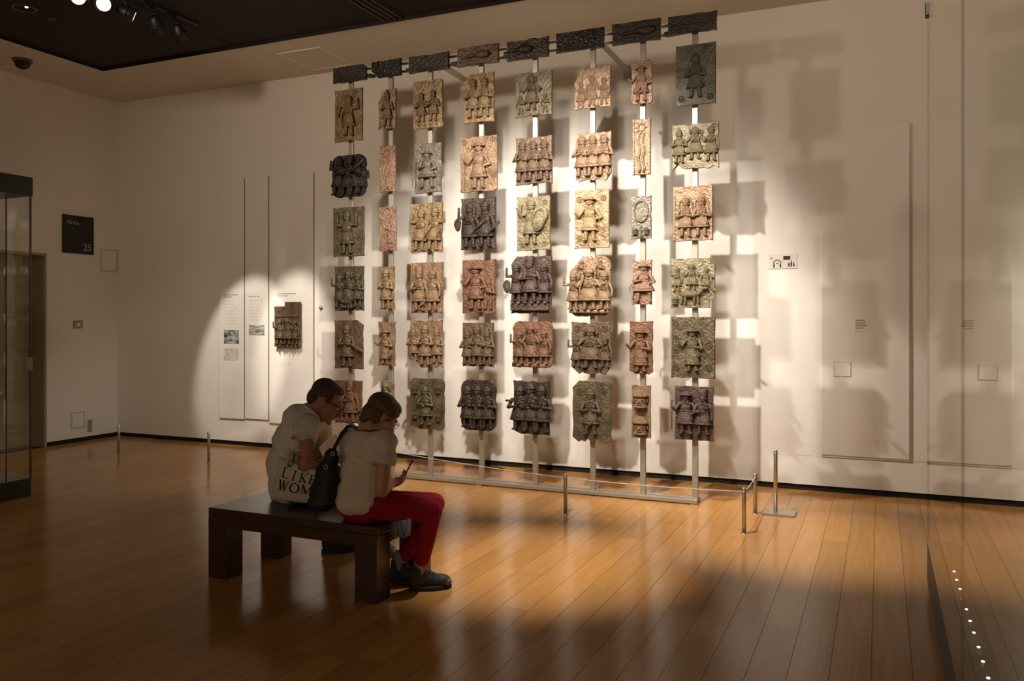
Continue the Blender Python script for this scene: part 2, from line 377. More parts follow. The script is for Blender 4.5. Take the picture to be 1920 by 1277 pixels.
o = tag(empty('sprinkler_head', p), 'small round sprinkler plate in the dark ceiling', 'sprinkler')
MB().lathe([(.003, 0), (.035, 0), (.032, -.008), (.003, -.01)], seg=16).build('cover_plate', M['ring'], o, True)
MB().lathe([(.003, -.008), (.010, -.01), (.008, -.02), (.003, -.021)], seg=10).build('nozzle', M['ring'], o, True)
# lighting track with spotlights
tk = tag(empty('lighting_track', (-6.24, 3.6, ZD)), 'black ceiling lighting track carrying the spotlights', 'track')
MB().box(-.018, 0, -.03, .018, 2.75, 0).build('rail', M['black'], tk)
for yy in (.35, 1.4, 2.5): MB().box(-.022, yy, -.012, .022, yy+.05, 0).build('clip', M['black'], tk)
def track_lamp(px, py, aim, lens, label, rad=.056, watts=0, half=10, blend=.5):
    c = onZ(px, py, 4.33); c.x = max(-6.35, min(-6.12, c.x))
    o = tag(empty('track_spotlight', (c.x, c.y, ZD-.03)), label, 'spotlight', 'track spotlights on the dark ceiling')
    dz = c.z-(ZD-.03); dx = -6.24-c.x
    MB().box(dx-.017, -.05, -.03, dx+.017, .05, 0).build('adapter', M['black'], o)
    MB().tube([(dx, 0, -.02), (dx*.4, 0, -.08), (0, 0, dz+.07)], .012).build('arm', M['black'], o, True)
    d = (Vector(aim)-c).normalized(); B = d.to_track_quat('Z', 'Y').to_matrix()
    cc = Vector((0, 0, dz))
    mb = MB()
    mb.lathe([(.004, -.085), (.035, -.083), (.045, -.06), (rad+.006, -.02), (rad+.010, .07), (rad+.004, .072), (rad, .06)], seg=18)
    mb.v = [tuple(cc+B @ Vector(v)) for v in mb.v]; mb.build('can', M['black'], o, True)
    l = MB().lathe([(.003, .062), (rad, .062), (rad, .066), (.003, .066)], seg=18); l.v = [tuple(cc+B @ Vector(v)) for v in l.v]; l.build('lens', lens, o)
    if watts: spot('track_spotlight_beam', tuple(c+d*.09), aim, watts, half, None, blend, .03)
    y = MB().torus((0,0,0), rad+.02, .006, 'Z', 16, 5); y.v = [tuple(cc+B @ Vector((v[0], v[1], v[2]))) for v in y.v]; y.build('yoke', M['black'], o, True)
track_lamp(195, 8, (-1.2, 0.6, 2.1), M['lens'], 'spotlight with a glowing white lens facing the viewer')
track_lamp(237, 24, (-4.4, 7.5, 3.3), M['lens_dim'], 'spotlight seen sideways with a thin bright lens edge')
track_lamp(292, 47, (-7.28, 8.18, 1.20), M['lens_off'], 'black spotlight seen from behind, second nearest the soffit edge', watts=520, half=10.5, blend=.45)
track_lamp(336, 62, (-6.5, 8.18, 1.32), M['lens_off'], 'black spotlight seen from behind, nearest the soffit edge', watts=480, half=10.5, blend=.6)
track_lamp(148, -6, (-2.2, 1.0, 1.8), M['lens'], 'spotlight cut off by the top edge of the picture')
# ================================================================ left wall fittings
def on_left(name, x0, y0, x1, y1, th=.012):
    a = onX(x0, y0, XL); b = onX(x1, y1, XL); return a, b
a, b = onX(116, 402, XL), onX(174, 478, XL)
sg = tag(empty('room_sign', (XL, a.y, b.z)), 'black square room number sign on the side wall', 'sign')
w_, h_ = b.y-a.y, onX(116, 474, XL); h_ = a.z-h_.z
MB().box(.002, 0, 0, .02, w_, h_).build('board', M['sign_black'], sg, bevel=.002)
def put_text(body, size, loc, parent, m, facing='left', name='lettering', align='LEFT'):
    me = text_mesh(body, size, align=align); o = link(name, me, m, parent); o.location = loc
    # facing +X (left wall) : text x -> +Y ; facing -Y (back wall): text x -> +X
    o.rotation_euler = (PI/2, 0, PI/2) if facing == 'left' else (PI/2, 0, 0)
    return o
put_text('Africa', .078, (.0215, .045, h_-.115), sg, M['white_print'])
put_text('25', .125, (.0215, w_-.035, .045), sg, M['white_print'], align='RIGHT', name='number')
def wall_plate(name, x0, y0, x1, y1, label, cat, m, extra=None):
    a = onX(x0, y0, XL); b = onX(x1, y1, XL); o = tag(empty(name, (XL, a.y, b.z)), label, cat)
    w = b.y-a.y; h = a.z-b.z
    MB().box(.001, 0, 0, .012, w, h).build('plate', m, o, bevel=.003)
    if extra == 'switch': MB().box(.012, w*.28, h*.28, .02, w*.72, h*.72).build('rocker', M['plate2'], o, bevel=.002)
    if extra == 'frame': MB().box(.012, .008, .008, .015, w-.008, .014).box(.012, .008, h-.014, .015, w-.008, h-.008).box(.012, .008, .014, .015, .014, h-.014).box(.012, w-.014, .014, .015, w-.008, h-.014).build('rim', M['plate'], o)
    if extra == 'grille':
        for k in range(3): MB().box(.012, w*.2, h*(.25+.2*k), .015, w*.8, h*(.31+.2*k)).build('slot', M['plate'], o)
wall_plate('light_switch', 137, 601, 154, 616, 'small grey switch plate on the side wall below the sign', 'switch', M['plate'], 'switch')
wall_plate('wall_hatch', 187, 466, 219, 511, 'faint flush access panel beside the room sign near the corner', 'panel', M['panel'], 'frame')
wall_plate('socket_cover', 132, 773, 158, 801, 'low square flush cover plate on the side wall', 'panel', M['panel'], 'frame')
wall_plate('door_stop', 164, 787, 172, 809, 'small narrow grey fitting low on the side wall', 'fitting', M['plate'], 'grille')
# ================================================================ left display case
cx1, cy1 = -7.0, 5.1; cx0, cy0 = -8.3, 3.4
lc = tag(empty('display_case', (cx1, cy1, 0)), 'tall glass display case with black cap and plinth at left edge', 'display case')
Wc, Dc = cx0-cx1, cy0-cy1
MB().box(Wc, Dc, 0.0, 0, 0, .16).build('plinth', M['black'], lc, bevel=.004)
MB().box(Wc-.02, Dc-.02, 2.70, .01, .01, 2.87).build('cap', M['black'], lc, bevel=.004)
g = .01
MB().box(-g, Dc+.01, .16, 0, -.235, 2.70).build('glass_pane', M['glass'], lc); MB().box(-g, -.225, .16, 0, -.012, 2.70).build('glass_pane', M['glass'], lc)
MB().box(Wc+.01, -g, .16, -.012, 0, 2.70).build('glass_pane', M['glass'], lc)
MB().box(-g, -.012, .16, .003, .003, 2.70).build('corner_seal', M['glass_edge'], lc); MB().box(-g, -.235, .16, .001, -.227, 2.70).build('pane_seal', M['glass_edge'], lc)
MB().box(-.03, -.06, 1.13, .012, .006, 1.25).build('lock', M['plate'], lc, bevel=.003)
for z in (.86, 1.62): MB().box(Wc+.05, Dc+.03, z, -.05, -.05, z+.012).build('shelf', M['glass'], lc)
MB().box(Wc+.02, Dc+.02, .16, -.02, -.02, .19).build('deck', M['deck'], lc)
p = Vector((-7.35, 4.78, .87))
o = tag(empty('white_dish', (-7.25, 4.82, .873)), 'white shallow dish on the lower shelf of the left case', 'dish'); MB().lathe([(.004, 0), (.07, 0), (.15, .06), (.16, .075), (.145, .07), (.06, .015), (.004, .012)], seg=24).build('bowl', M['white'], o, True); MB().lathe([(.05, 0), (.055, .002), (.05, .012)], seg=20).build('foot_ring', M['white'], o, True)
o = tag(empty('carved_figure', (-7.42, 4.75, 1.633)), 'pale carved object on the upper shelf of the left case', 'artefact'); MB().lathe([(.004, 0), (.07, 0), (.075, .03), (.05, .05), (.06, .12), (.075, .18), (.04, .24), (.055, .29), (.03, .34), (.004, .35)], seg=14).build('body', M['artefact'], o, True); MB().lathe([(.08, 0), (.085, .004), (.08, .02)], seg=14).build('base', M['artefact'], o, True)
o = tag(empty('woven_tray', (-7.3, 4.75, .191)), 'pale tray on the floor of the left case', 'tray'); MB().lathe([(.004, 0), (.2, 0), (.25, .05), (.24, .055), (.19, .015), (.004, .012)], seg=24, sy=.8).build('tray_body', M['artefact'], o, True); MB().torus((0,0,.052), .245, .01, 'Z', 24, 6, 1, .8).build('rim', M['artefact'], o, True)
# ================================================================ wall panels, texts, wall plaque
def wall_panel(name, x0, y0, x1, y1, label, th=.018, rv=.007):
    a = onY(x0, y0, YW); b = onY(x1, y1, YW); o = tag(empty(name, (a.x, YW, b.z)), label, 'panel', 'flush text panels on the gallery wall')
    w = b.x-a.x; h = a.z-b.z
    MB().box(0, -th, 0, w, -.001, h).build('board', M['panel'], o, bevel=.002)
    MB().box(w, -th*.8, -rv, w+rv, -.001, h).box(0, -th*.8, -rv, w, -.001, 0).build('edge_shade', M['plate'], o)  # darker strips stand in for the shadow along right and bottom edges
    return o, a, b, th
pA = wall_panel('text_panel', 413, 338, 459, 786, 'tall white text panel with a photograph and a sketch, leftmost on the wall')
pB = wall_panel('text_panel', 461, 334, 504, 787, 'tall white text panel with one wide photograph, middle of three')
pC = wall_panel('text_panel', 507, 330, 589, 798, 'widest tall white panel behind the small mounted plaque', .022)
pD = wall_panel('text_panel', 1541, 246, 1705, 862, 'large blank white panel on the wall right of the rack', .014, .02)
def lines(P, x0, x1, ys, hh=1.2, m=None):
    o, a, b, th = P
    for y, f in ys:
        q0 = onY(x0, y, YW-th); q1 = onY(x0+(x1-x0)*f, y, YW-th)
        mb = MB(); n = max(2, int((q1.x-q0.x)/.035)); w = (q1.x-q0.x)/n
        for k in range(n):                                     # words of an unreadable line of print
            mb.box(q0.x-a.x+k*w, -th-.0012, q0.z-b.z-.004*hh, q0.x-a.x+k*w+w*R.uniform(.6, .88), -th+.001, q0.z-b.z+.004*hh)
        mb.build('text_line', m or M['grey_print'], o)
lines(pA, 420, 448, [(553, .95), (557, .5)], 1.6); lines(pA, 420, 448, [(565+6*k, .6+.35*R.random()) for k in range(8)], .6, M['sketch'])
lines(pB, 467, 496, [(556, .7)], 1.8); lines(pB, 467, 496, [(564+6*k, .6+.35*R.random()) for k in range(7)], .6, M['sketch'])
lines(pC, 521, 558, [(551, .95), (555, .55)], 1.6); lines(pC, 526, 556, [(681, .8), (685, .6)], .8, M['sketch'])
def print_pic(P, x0, y0, x1, y1, m, name):
    o, a, b, th = P; q0 = onY(x0, y1, YW-th); q1 = onY(x1, y0, YW-th)
    MB().box(q0.x-a.x, -th-.003, q0.z-b.z, q1.x-a.x, -th+.001, q1.z-b.z).build(name, m, o)
print_pic(pA, 420, 619, 448, 644, M['photo1'], 'printed_photograph'); print_pic(pA, 420, 653, 447, 675, M['sketch'], 'printed_sketch'); print_pic(pB, 467, 610, 496, 628, M['photo2'], 'printed_photograph')
def wall_label(x0, y0, x1, y1, label, n, base=YW-.014, rim=False):
    a = onY(x0, y0, base); b = onY(x1, y1, base); o = tag(empty('wall_label', (a.x, base, b.z)), label, 'label')
    w = b.x-a.x; h = a.z-b.z
    MB().box(0, -.006, 0, w, -.001, h).build('card', M['panel'], o)
    for k in range(n): MB().box(w*.06, -.0075, h*(.84-.8*k/n)-.006, w*R.uniform(.6, .92), -.005, h*(.84-.8*k/n)+.006).build('text_line', M['grey_print'], o)
    if rim: MB().box(0, -.008, 0, w, -.005, .006).box(0, -.008, h-.006, w, -.005, h).box(0, -.008, .006, .006, -.005, h-.006).box(w-.006, -.008, .006, w, -.005, h-.006).build('rim', M['sketch'], o)
wall_label(1602, 597, 1629, 621, 'small printed label high on the large right-hand panel', 4)
wall_label(1563, 678, 1595, 706, 'small outlined rectangular card on the lower part of large right-hand panel', 0, rim=True)
# audio guide sign with headphones and family symbols
a, b = onY(1441, 477, YW), onY(1495, 503, YW)
o = tag(empty('audio_guide_sign', (a.x, YW, b.z)), 'small pale sign with headphones and family symbols right of the rack', 'sign')
w_, h_ = b.x-a.x, a.z-b.z; u = w_/54
MB().box(0, -.008, 0, w_, -.001, h_).build('board', M['sign_grey'], o)
def arc(cx, cz, r, a0, a1, t=.006, n=14): return MB().tube([(cx+r*math.cos(a0+(a1-a0)*k/n), -.009, cz+r*math.sin(a0+(a1-a0)*k/n)) for k in range(n+1)], t, 6)
arc(16.5*u, 10*u, 7*u, 0, PI, .9*u).build('headband', M['ink'], o, True)
for sx in (-1, 1): MB().ell((16.5*u+sx*6*u, -.009, 5.5*u), (1.6*u, .004, 4*u)).build('earpiece', M['ink'], o, True)
MB().ell((16.5*u, -.009, 10.5*u), (3*u, .003, 1.6*u)).build('tick', M['grey_print'], o, True)
MB().box(28*u, -.0105, 17*u, 41*u, -.007, 24.5*u).build('plate', M['ink'], o, bevel=.002)
MB().ell((5.5*u, -.009, 20.5*u), (3*u, .003, 2*u)).build('mark', M['grey_print'], o, True)
for cx, hh in ((38.5, 7), (43, 11), (47.5, 7)):
    MB().ell((cx*u, -.009, (3+hh*.5)*u), (1.5*u, .003, hh*.5*u)).ell((cx*u, -.009, (3.4+hh)*u), (1.2*u, .003, 1.2*u)).build('person_symbol', M['ink'], o, True)
# small round fitting on the wall beside the panel
p = onY(602, 577, YW); o = tag(empty('wall_hook', p), 'tiny round metal fitting on the wall left of the rack', 'fitting')
MB().ell((0, -.012, 0), (.02, .012, .02)).build('knob', M['steel'], o, True); MB().ell((0, -.004, 0), (.028, .004, .028)).build('rose', M['steel'], o, True)
# ================================================================ relief plaques
def figure_mesh(style):
    """standing cast figure, height 1, base z=0, front towards -Y, y=0 is the ground plate"""
    m = MB(); E = lambda x, z, y, rx, rz, ry, seg=10, rg=7: m.ell((x, y, z), (rx, ry, rz), None, seg, rg)
    o = STY[style]
    nude = o.get('nude'); hd = o.get('hd', 1.0); gap = o.get('legs', .085)
    for sx in (-1, 1):
        E(sx*(gap+.02), .025, -.085, .05, .026, .085)
        m.cap((sx*gap, -.06, .04), (sx*gap*.9, -.07, .29), .038, .052)
        m.torus((sx*gap, -.06, .065), .042, .010, 'Z', 10, 4)
    if not nude:
        sk0, sw = o.get('skirt', (.22, .20))
        m.lathe([(sw*.96, sk0), (sw, sk0+.012), (sw*.98, sk0+.04), (sw*.80, .40), (.125, .53), (.11, .55)], (0, -.05, 0), 14, 1, .55)
        m.torus((0, -.05, sk0+.02), sw*1.0, .014, 'Z', 16, 5, 1, .57); m.torus((0, -.05, sk0+.07), sw*.95, .007, 'Z', 16, 4, 1, .57)
        m.torus((0, -.05, .525), .128, .016, 'Z', 14, 5, 1, .62)
        m.cap((.10, -.13, .52), (.15, -.12, .33), .018, .028)                                # sash knot
    E(0, .60, -.06, .125, .13, .085); E(0, .675, -.06, .165, .055, .075)
    for k, rr in enumerate((.105, .095, .088, .082)): m.torus((0, -.065, .705+.018*k), rr*.85, .013, 'Z', 12, 5, 1, .8)
    hz = .825
    E(0, hz, -.085, .082*hd, .088*hd, .088)
    E(0, hz-.008, -.172, .016, .028, .022); E(0, hz-.045, -.16, .034, .012, .016)               # nose, lips
    for sx in (-1, 1):
        E(sx*.034, hz+.012, -.158, .020, .012, .014); E(sx*.085*hd, hz-.004, -.075, .014, .03, .02)
    hat = o.get('hat', 'dome')
    if hat == 'dome':
        m.lathe([(.105, hz+.035), (.11, hz+.05), (.098, hz+.062), (.092, hz+.10), (.065, hz+.14), (.02, hz+.162), (.003, hz+.165)], (0, -.08, 0), 14, 1, .95)
    elif hat == 'cone':
        m.lathe([(.10, hz+.035), (.105, hz+.05), (.085, hz+.075), (.065, hz+.14), (.035, hz+.19), (.02, hz+.23), (.003, hz+.235)], (0, -.08, 0), 12, 1, .95)
    elif hat == 'brim':
        m.lathe([(.155, hz+.045), (.16, hz+.052), (.10, hz+.064), (.085, hz+.09), (.07, hz+.115), (.003, hz+.125)], (0, -.09, 0), 16, 1, .85)
    elif hat == 'tall':
        m.lathe([(.09, hz+.03), (.095, hz+.05), (.09, hz+.13), (.10, hz+.21), (.09, hz+.22), (.003, hz+.22)], (0, -.08, 0), 12, 1, .9)
    elif hat == 'crown':
        m.lathe([(.11, hz+.02), (.115, hz+.05), (.105, hz+.09), (.07, hz+.135), (.02, hz+.15), (.018, hz+.19), (.003, hz+.195)], (0, -.08, 0), 14, 1, .95)
        for sx in (-1, 1):
            E(sx*.125, hz+.02, -.09, .022, .075, .03); E(sx*.115, hz+.085, -.11, .024, .024, .024)
    elif hat == 'hair':
        E(0, hz+.045, -.075, .09, .065, .085)
    for sx, key in ((-1, 'L'), (1, 'R')):
        (ex, ez, ey), (hx, hz_, hy) = o[key]
        m.cap((sx*.150, -.06, .665), (sx*ex, ey, ez), .042, .036); m.cap((sx*ex, ey, ez), (sx*hx, hy, hz_), .036, .028); m.ell((sx*hx, hy, hz_), (.034, .03, .036), None, 8, 6)
        t = Vector((sx*hx, hy, hz_)).lerp(Vector((sx*ex, ey, ez)), .3); m.ell(t, (.038, .034, .016), None, 8, 5)
    if o.get('medal'): m.torus((0, -.155, .60), .06, .012, 'Y', 14, 5); E(0, .60, -.14, .04, .04, .02)
    if o.get('beads'):
        for k in range(5): m.torus((0, -.075, .645-.03*k), .075+.008*k, .009, 'Z', 12, 4, 1, .95)
    return m.mesh('figure', True)
DN = ((.215, .50, -.07), (.20, .36, -.09)); HIP = ((.255, .50, -.06), (.14, .46, -.13)); UP = ((.265, .66, -.07), (.255, .86, -.09)); FR = ((.22, .50, -.10), (.07, .53, -.19)); OUT = ((.24, .53, -.08), (.30, .60, -.15))
STY = dict(
 guard=dict(L=UP, R=DN, hat='dome', beads=1), staff=dict(L=OUT, R=HIP, hat='brim'), folded=dict(L=FR, R=FR, hat='dome', medal=1),
 drum=dict(L=FR, R=FR, hat='cone'), sword=dict(L=DN, R=UP, hat='dome', medal=1), page=dict(L=DN, R=FR, hat='hair', nude=1, hd=1.1),
 ruler=dict(L=OUT, R=OUT, hat='crown', beads=1, skirt=(.2, .23)), robed=dict(L=OUT, R=FR, hat='brim', skirt=(.14, .17), legs=.07),
 wide=dict(L=FR, R=HIP, hat='brim', skirt=(.26, .26), legs=.14), tall=dict(L=FR, R=DN, hat='tall', beads=1), link=dict(L=DN, R=OUT, hat='dome', legs=.07), arms=dict(L=UP, R=UP, hat='dome'))
FIG = {k: figure_mesh(k) for k in STY}
SUB = dict(
 spear=MB().cap((0, 0, 0), (0, 0, .78), .013).ell((0, 0, .86), (.032, .012, .10)).mesh('spear', True),
 sword=MB().slab([(-.018, 0), (.018, 0), (.03, .10), (.062, .30), (.058, .38), (.012, .42), (-.02, .36), (-.022, .12)], -.012, .012, .004).cap((0, 0, -.09), (0, 0, .02), .016).mesh('sword', True),
 shield=MB().slab([(.14*math.cos(t)*(1.15 if math.sin(t) > 0 else .9), .24*math.sin(t)) for t in [2*PI*k/16 for k in range(16)]], -.03, .02, .015).torus((0, -.03, 0), .10, .012, 'Y', 14, 4, 1, 1.7).mesh('shield', True),
 staff=MB().cap((0, 0, 0), (0, 0, .62), .014).ell((0, 0, .64), (.026, .02, .03)).mesh('staff', True),
 bell=MB().lathe([(.045, 0), (.05, .01), (.03, .06), (.022, .09), (.004, .1)], seg=8).mesh('bell', True))
ROS = MB().torus((0, -.004, 0), .75, .22, 'Y', 16, 5).ell((0, -.05, 0), (.32, .28, .32)).mesh('rosette', True)
def head_mesh():
    m = MB(); m.ell((0, -.25, .40), (.36, .34, .38)); m.lathe([(.44, .60), (.46, .66), (.40, .72), (.34, .86), (.18, .98), (.02, 1.0)], (0, -.22, 0), 14)
    m.ell((0, -.60, .36), (.07, .09, .12)); m.ell((0, -.55, .20), (.15, .07, .05))
    for s_ in (-1, 1): m.ell((s_*.15, -.54, .46), (.09, .06, .055)); m.ell((s_*.38, -.18, .40), (.06, .1, .13))
    for k in range(3): m.torus((0, -.2, .04+.07*k), .34-.02*k, .05, 'Z', 12, 5)
    return m.mesh('head', True)
HEAD = head_mesh()
BEAST = MB().ell((0, -.16, .42), (.50, .14, .17)).cap((-.34, -.14, .36), (-.40, -.10, .02), .07, .05).cap((.32, -.14, .36), (.38, -.10, .02), .07, .05).cap((-.22, -.18, .34), (-.20, -.14, .02), .06, .045).cap((.22, -.18, .34), (.18, -.14, .02), .06, .045).cap((.44, -.16, .48), (.60, -.18, .66), .09, .07).ell((.70, -.19, .66), (.12, .08, .07)).cap((-.48, -.14, .46), (-.66, -.12, .70), .03, .018).mesh('animal', True)

def outline(w, h, spec, rnd):
    """plate outline with chips; spec: round=radius fraction, jag=(bottom, top, left, right) amplitudes, cut=dict(corner=(fx,fz))"""
    pts = []; n = 9
    rd = spec.get('round', 0)*min(w, h); jb, jt, jl, jr = spec.get('jag', (.004, .004, .003, .003)); cut = spec.get('cut', {})
    base = []
    def corner(cx, cz, a0, key, dx, dz):
        c = cut.get(key)
        if c:
            px = (dx*c[0]*w, 0); pz = (0, dz*c[1]*h)
            st = spec.get('step')
            first, second = (px, pz) if key in ('br', 'tl') else (pz, px)
            seq = [(cx+first[0], cz+first[1])]
            if st: seq.append((cx+dx*c[0]*w, cz+dz*c[1]*h))
            seq.append((cx+second[0], cz+second[1])); return seq
        if rd:
            ox, oz = cx+dx*rd, cz+dz*rd
            return [(ox+rd*math.cos(a0+PI/2*k/4), oz+rd*math.sin(a0+PI/2*k/4)) for k in range(5)]
        return [(cx, cz)]
    cs = [corner(w/2, 0, -PI/2, 'br', -1, 1), corner(w/2, h, 0, 'tr', -1, -1), corner(-w/2, h, PI/2, 'tl', 1, -1), corner(-w/2, 0, PI, 'bl', 1, 1)]
    J = [jr, jt, jl, jb]; NV = [(-1, 0), (0, -1), (1, 0), (0, 1)]
    for i in range(4):
        c = cs[i]; pts += c
        a = c[-1]; b = cs[(i+1) % 4][0]
        for k in range(1, n):
            t = k/n; q = (a[0]+(b[0]-a[0])*t, a[1]+(b[1]-a[1])*t); j = abs(rnd.gauss(0, 1))*J[i]
            pts.append((q[0]+NV[i][0]*j, q[1]+NV[i][1]*j))
    return pts
YP = 7.165                      # back of the plaques
CN = ['first', 'second', 'third', 'fourth', 'fifth', 'sixth', 'seventh', 'eighth']; RN = ['top', 'second', 'third', 'fourth', 'fifth', 'bottom']
def plaque(rect, m, figs=(), extra=(), spec=None, label='', name='relief_plaque', Yb=YP, th=.022, border=False, seed=0, group='relief plaques hung on the rack', pins=True):
    rnd = random.Random(seed); spec = spec or {}
    x0, y0, x1, y1 = rect; cxp = (x0+x1)/2
    yf = Yb-th
    a = onY(x0, y0, yf); b = onY(x1, y1, yf); zt = onY(cxp, y0, yf).z; zb = onY(cxp, y1, yf).z
    w = b.x-a.x; h = zt-zb
    o = tag(empty(name, ((a.x+b.x)/2, yf, zb)), label, 'plaque', group)
    mt = BZ[m]
    pm = MB().slab(outline(w, h, spec, rnd), 0, th, .004).build('plate', mt, o)
    if border:
        for s_ in (-1, 1): MB().box(s_*(w/2-.012)-.006, -.010, .012, s_*(w/2-.012)+.006, .002, h-.012).build('side_flange', mt, o)
    dep = spec.get('depth', 1.0)
    for f in figs:
        st, fx, fz, fh = f[:4]; opt = f[4] if len(f) > 4 else {}
        S = fh*h; wid = opt.get('wid', 1.0)
        fo = link('figure', FIG[st], mt, o); fo.location = ((fx-.5)*w, .0, fz*h); fl_ = -1 if opt.get('flip') else 1
        fo.scale = (S*wid*fl_, min(S, .40)*.72*dep, S)
        if opt.get('tilt'): fo.rotation_euler = (0, opt['tilt'], 0)
        for it in opt.get('hold', ()):
            so = link(it[0], SUB[it[0]], mt, fo); so.location = (it[1], -.15, it[2]); so.rotation_euler = (0, it[3], 0)
            if len(it) > 4: so.scale = (it[4],)*3
    for e in extra:
        k = e[0]
        if k == 'ros':
            q = link('rosette', ROS, mt, o); q.location = ((e[1]-.5)*w, 0, e[2]*h); q.scale = (e[3],)*3
        elif k == 'head':
            q = link('head', HEAD, mt, o); s_ = e[3]*h; q.location = ((e[1]-.5)*w, 0, e[2]*h); q.scale = (s_, s_*.8, s_)
        elif k == 'beast':
            q = link('animal', BEAST, mt, o); s_ = e[3]*w; q.location = ((e[1]-.5)*w, 0, e[2]*h); q.scale = (s_, s_, s_)
        elif k == 'sun':
            mb = MB(); r = e[3]*w
            mb.torus((0, -.004, 0), r*.5, r*.14, 'Y', 14, 5)
            for t in range(8): mb.cap((.62*r*math.cos(t*PI/4), -.004, .62*r*math.sin(t*PI/4)), (r*math.cos(t*PI/4), -.004, r*math.sin(t*PI/4)), r*.11, r*.05)
            q = mb.build('sunburst', mt, o, True); q.location = ((e[1]-.5)*w, 0, e[2]*h)
        elif k == 'stem':
            MB().tube([((e[1]-.5)*w+.01*math.sin(t*1.7), -.004, e[2]*h+(e[3]-e[2])*h*t/8) for t in range(9)], [.012-.0007*t for t in range(9)], 7).build('stem', mt, o, True)
        elif k == 'loop':
            MB().torus(((e[1]-.5)*w, -.004, e[2]*h), e[3]*w, .008, 'Y', 18, 5, 1, e[4]).build('loop', mt, o, True)
        elif k == 'sword':
            q = link('sword', SUB['sword'], mt, o); q.location = ((e[1]-.5)*w, -.05, e[2]*h); q.rotation_euler = (0, e[3], 0); q.scale = (e[4]*h,)*3
        elif k == 'ridge':
            MB().box(-w*.46, -.010, h*e[1], w*.46, .001, h*e[2]).build('ridge', mt, o, bevel=.004)
        elif k == 'fish':
            MB().ell((w*e[1], -.008, h*.5), (w*.2, .02, h*.22)).cap((w*(e[1]-.18), -.006, h*.5), (w*(e[1]-.5), -.004, h*.42), .022, .01).build('crocodile_head', mt, o, True)
        elif k == 'base':
            MB().box(-w*.47, -.05, h*e[1], w*.47, .001, h*e[2]).build('ledge', mt, o, bevel=.008)
            for t in range(e[3]): MB().ell((w*(-.40+.8*t/(e[3]-1)), -.06, h*e[2]+.008), (.016, .03, .012)).build('foot', BZ['grey'], o, True)
        elif k == 'peg':
            for fx in e[1]: MB().cap(((fx-.5)*w, .0, .01), ((fx-.5)*w, -.0, -.03), .010, .007).build('peg', mt, o, True)
    if pins:
        gap = 7.20-(yf+th)
        for zz in (.02, h-.03): MB().box(-.012, th-.001, zz, .012, th+gap+.001, zz+.018).build('mounting_clip', M['black'], o)
    return o
def lab(look, c, r): return '%s, %s row of %s column' % (look, RN[r], CN[c])
G = {}
SPH = lambda x=-.26, z=.08, a=0, s=1: ('spear', x, z, a, s)
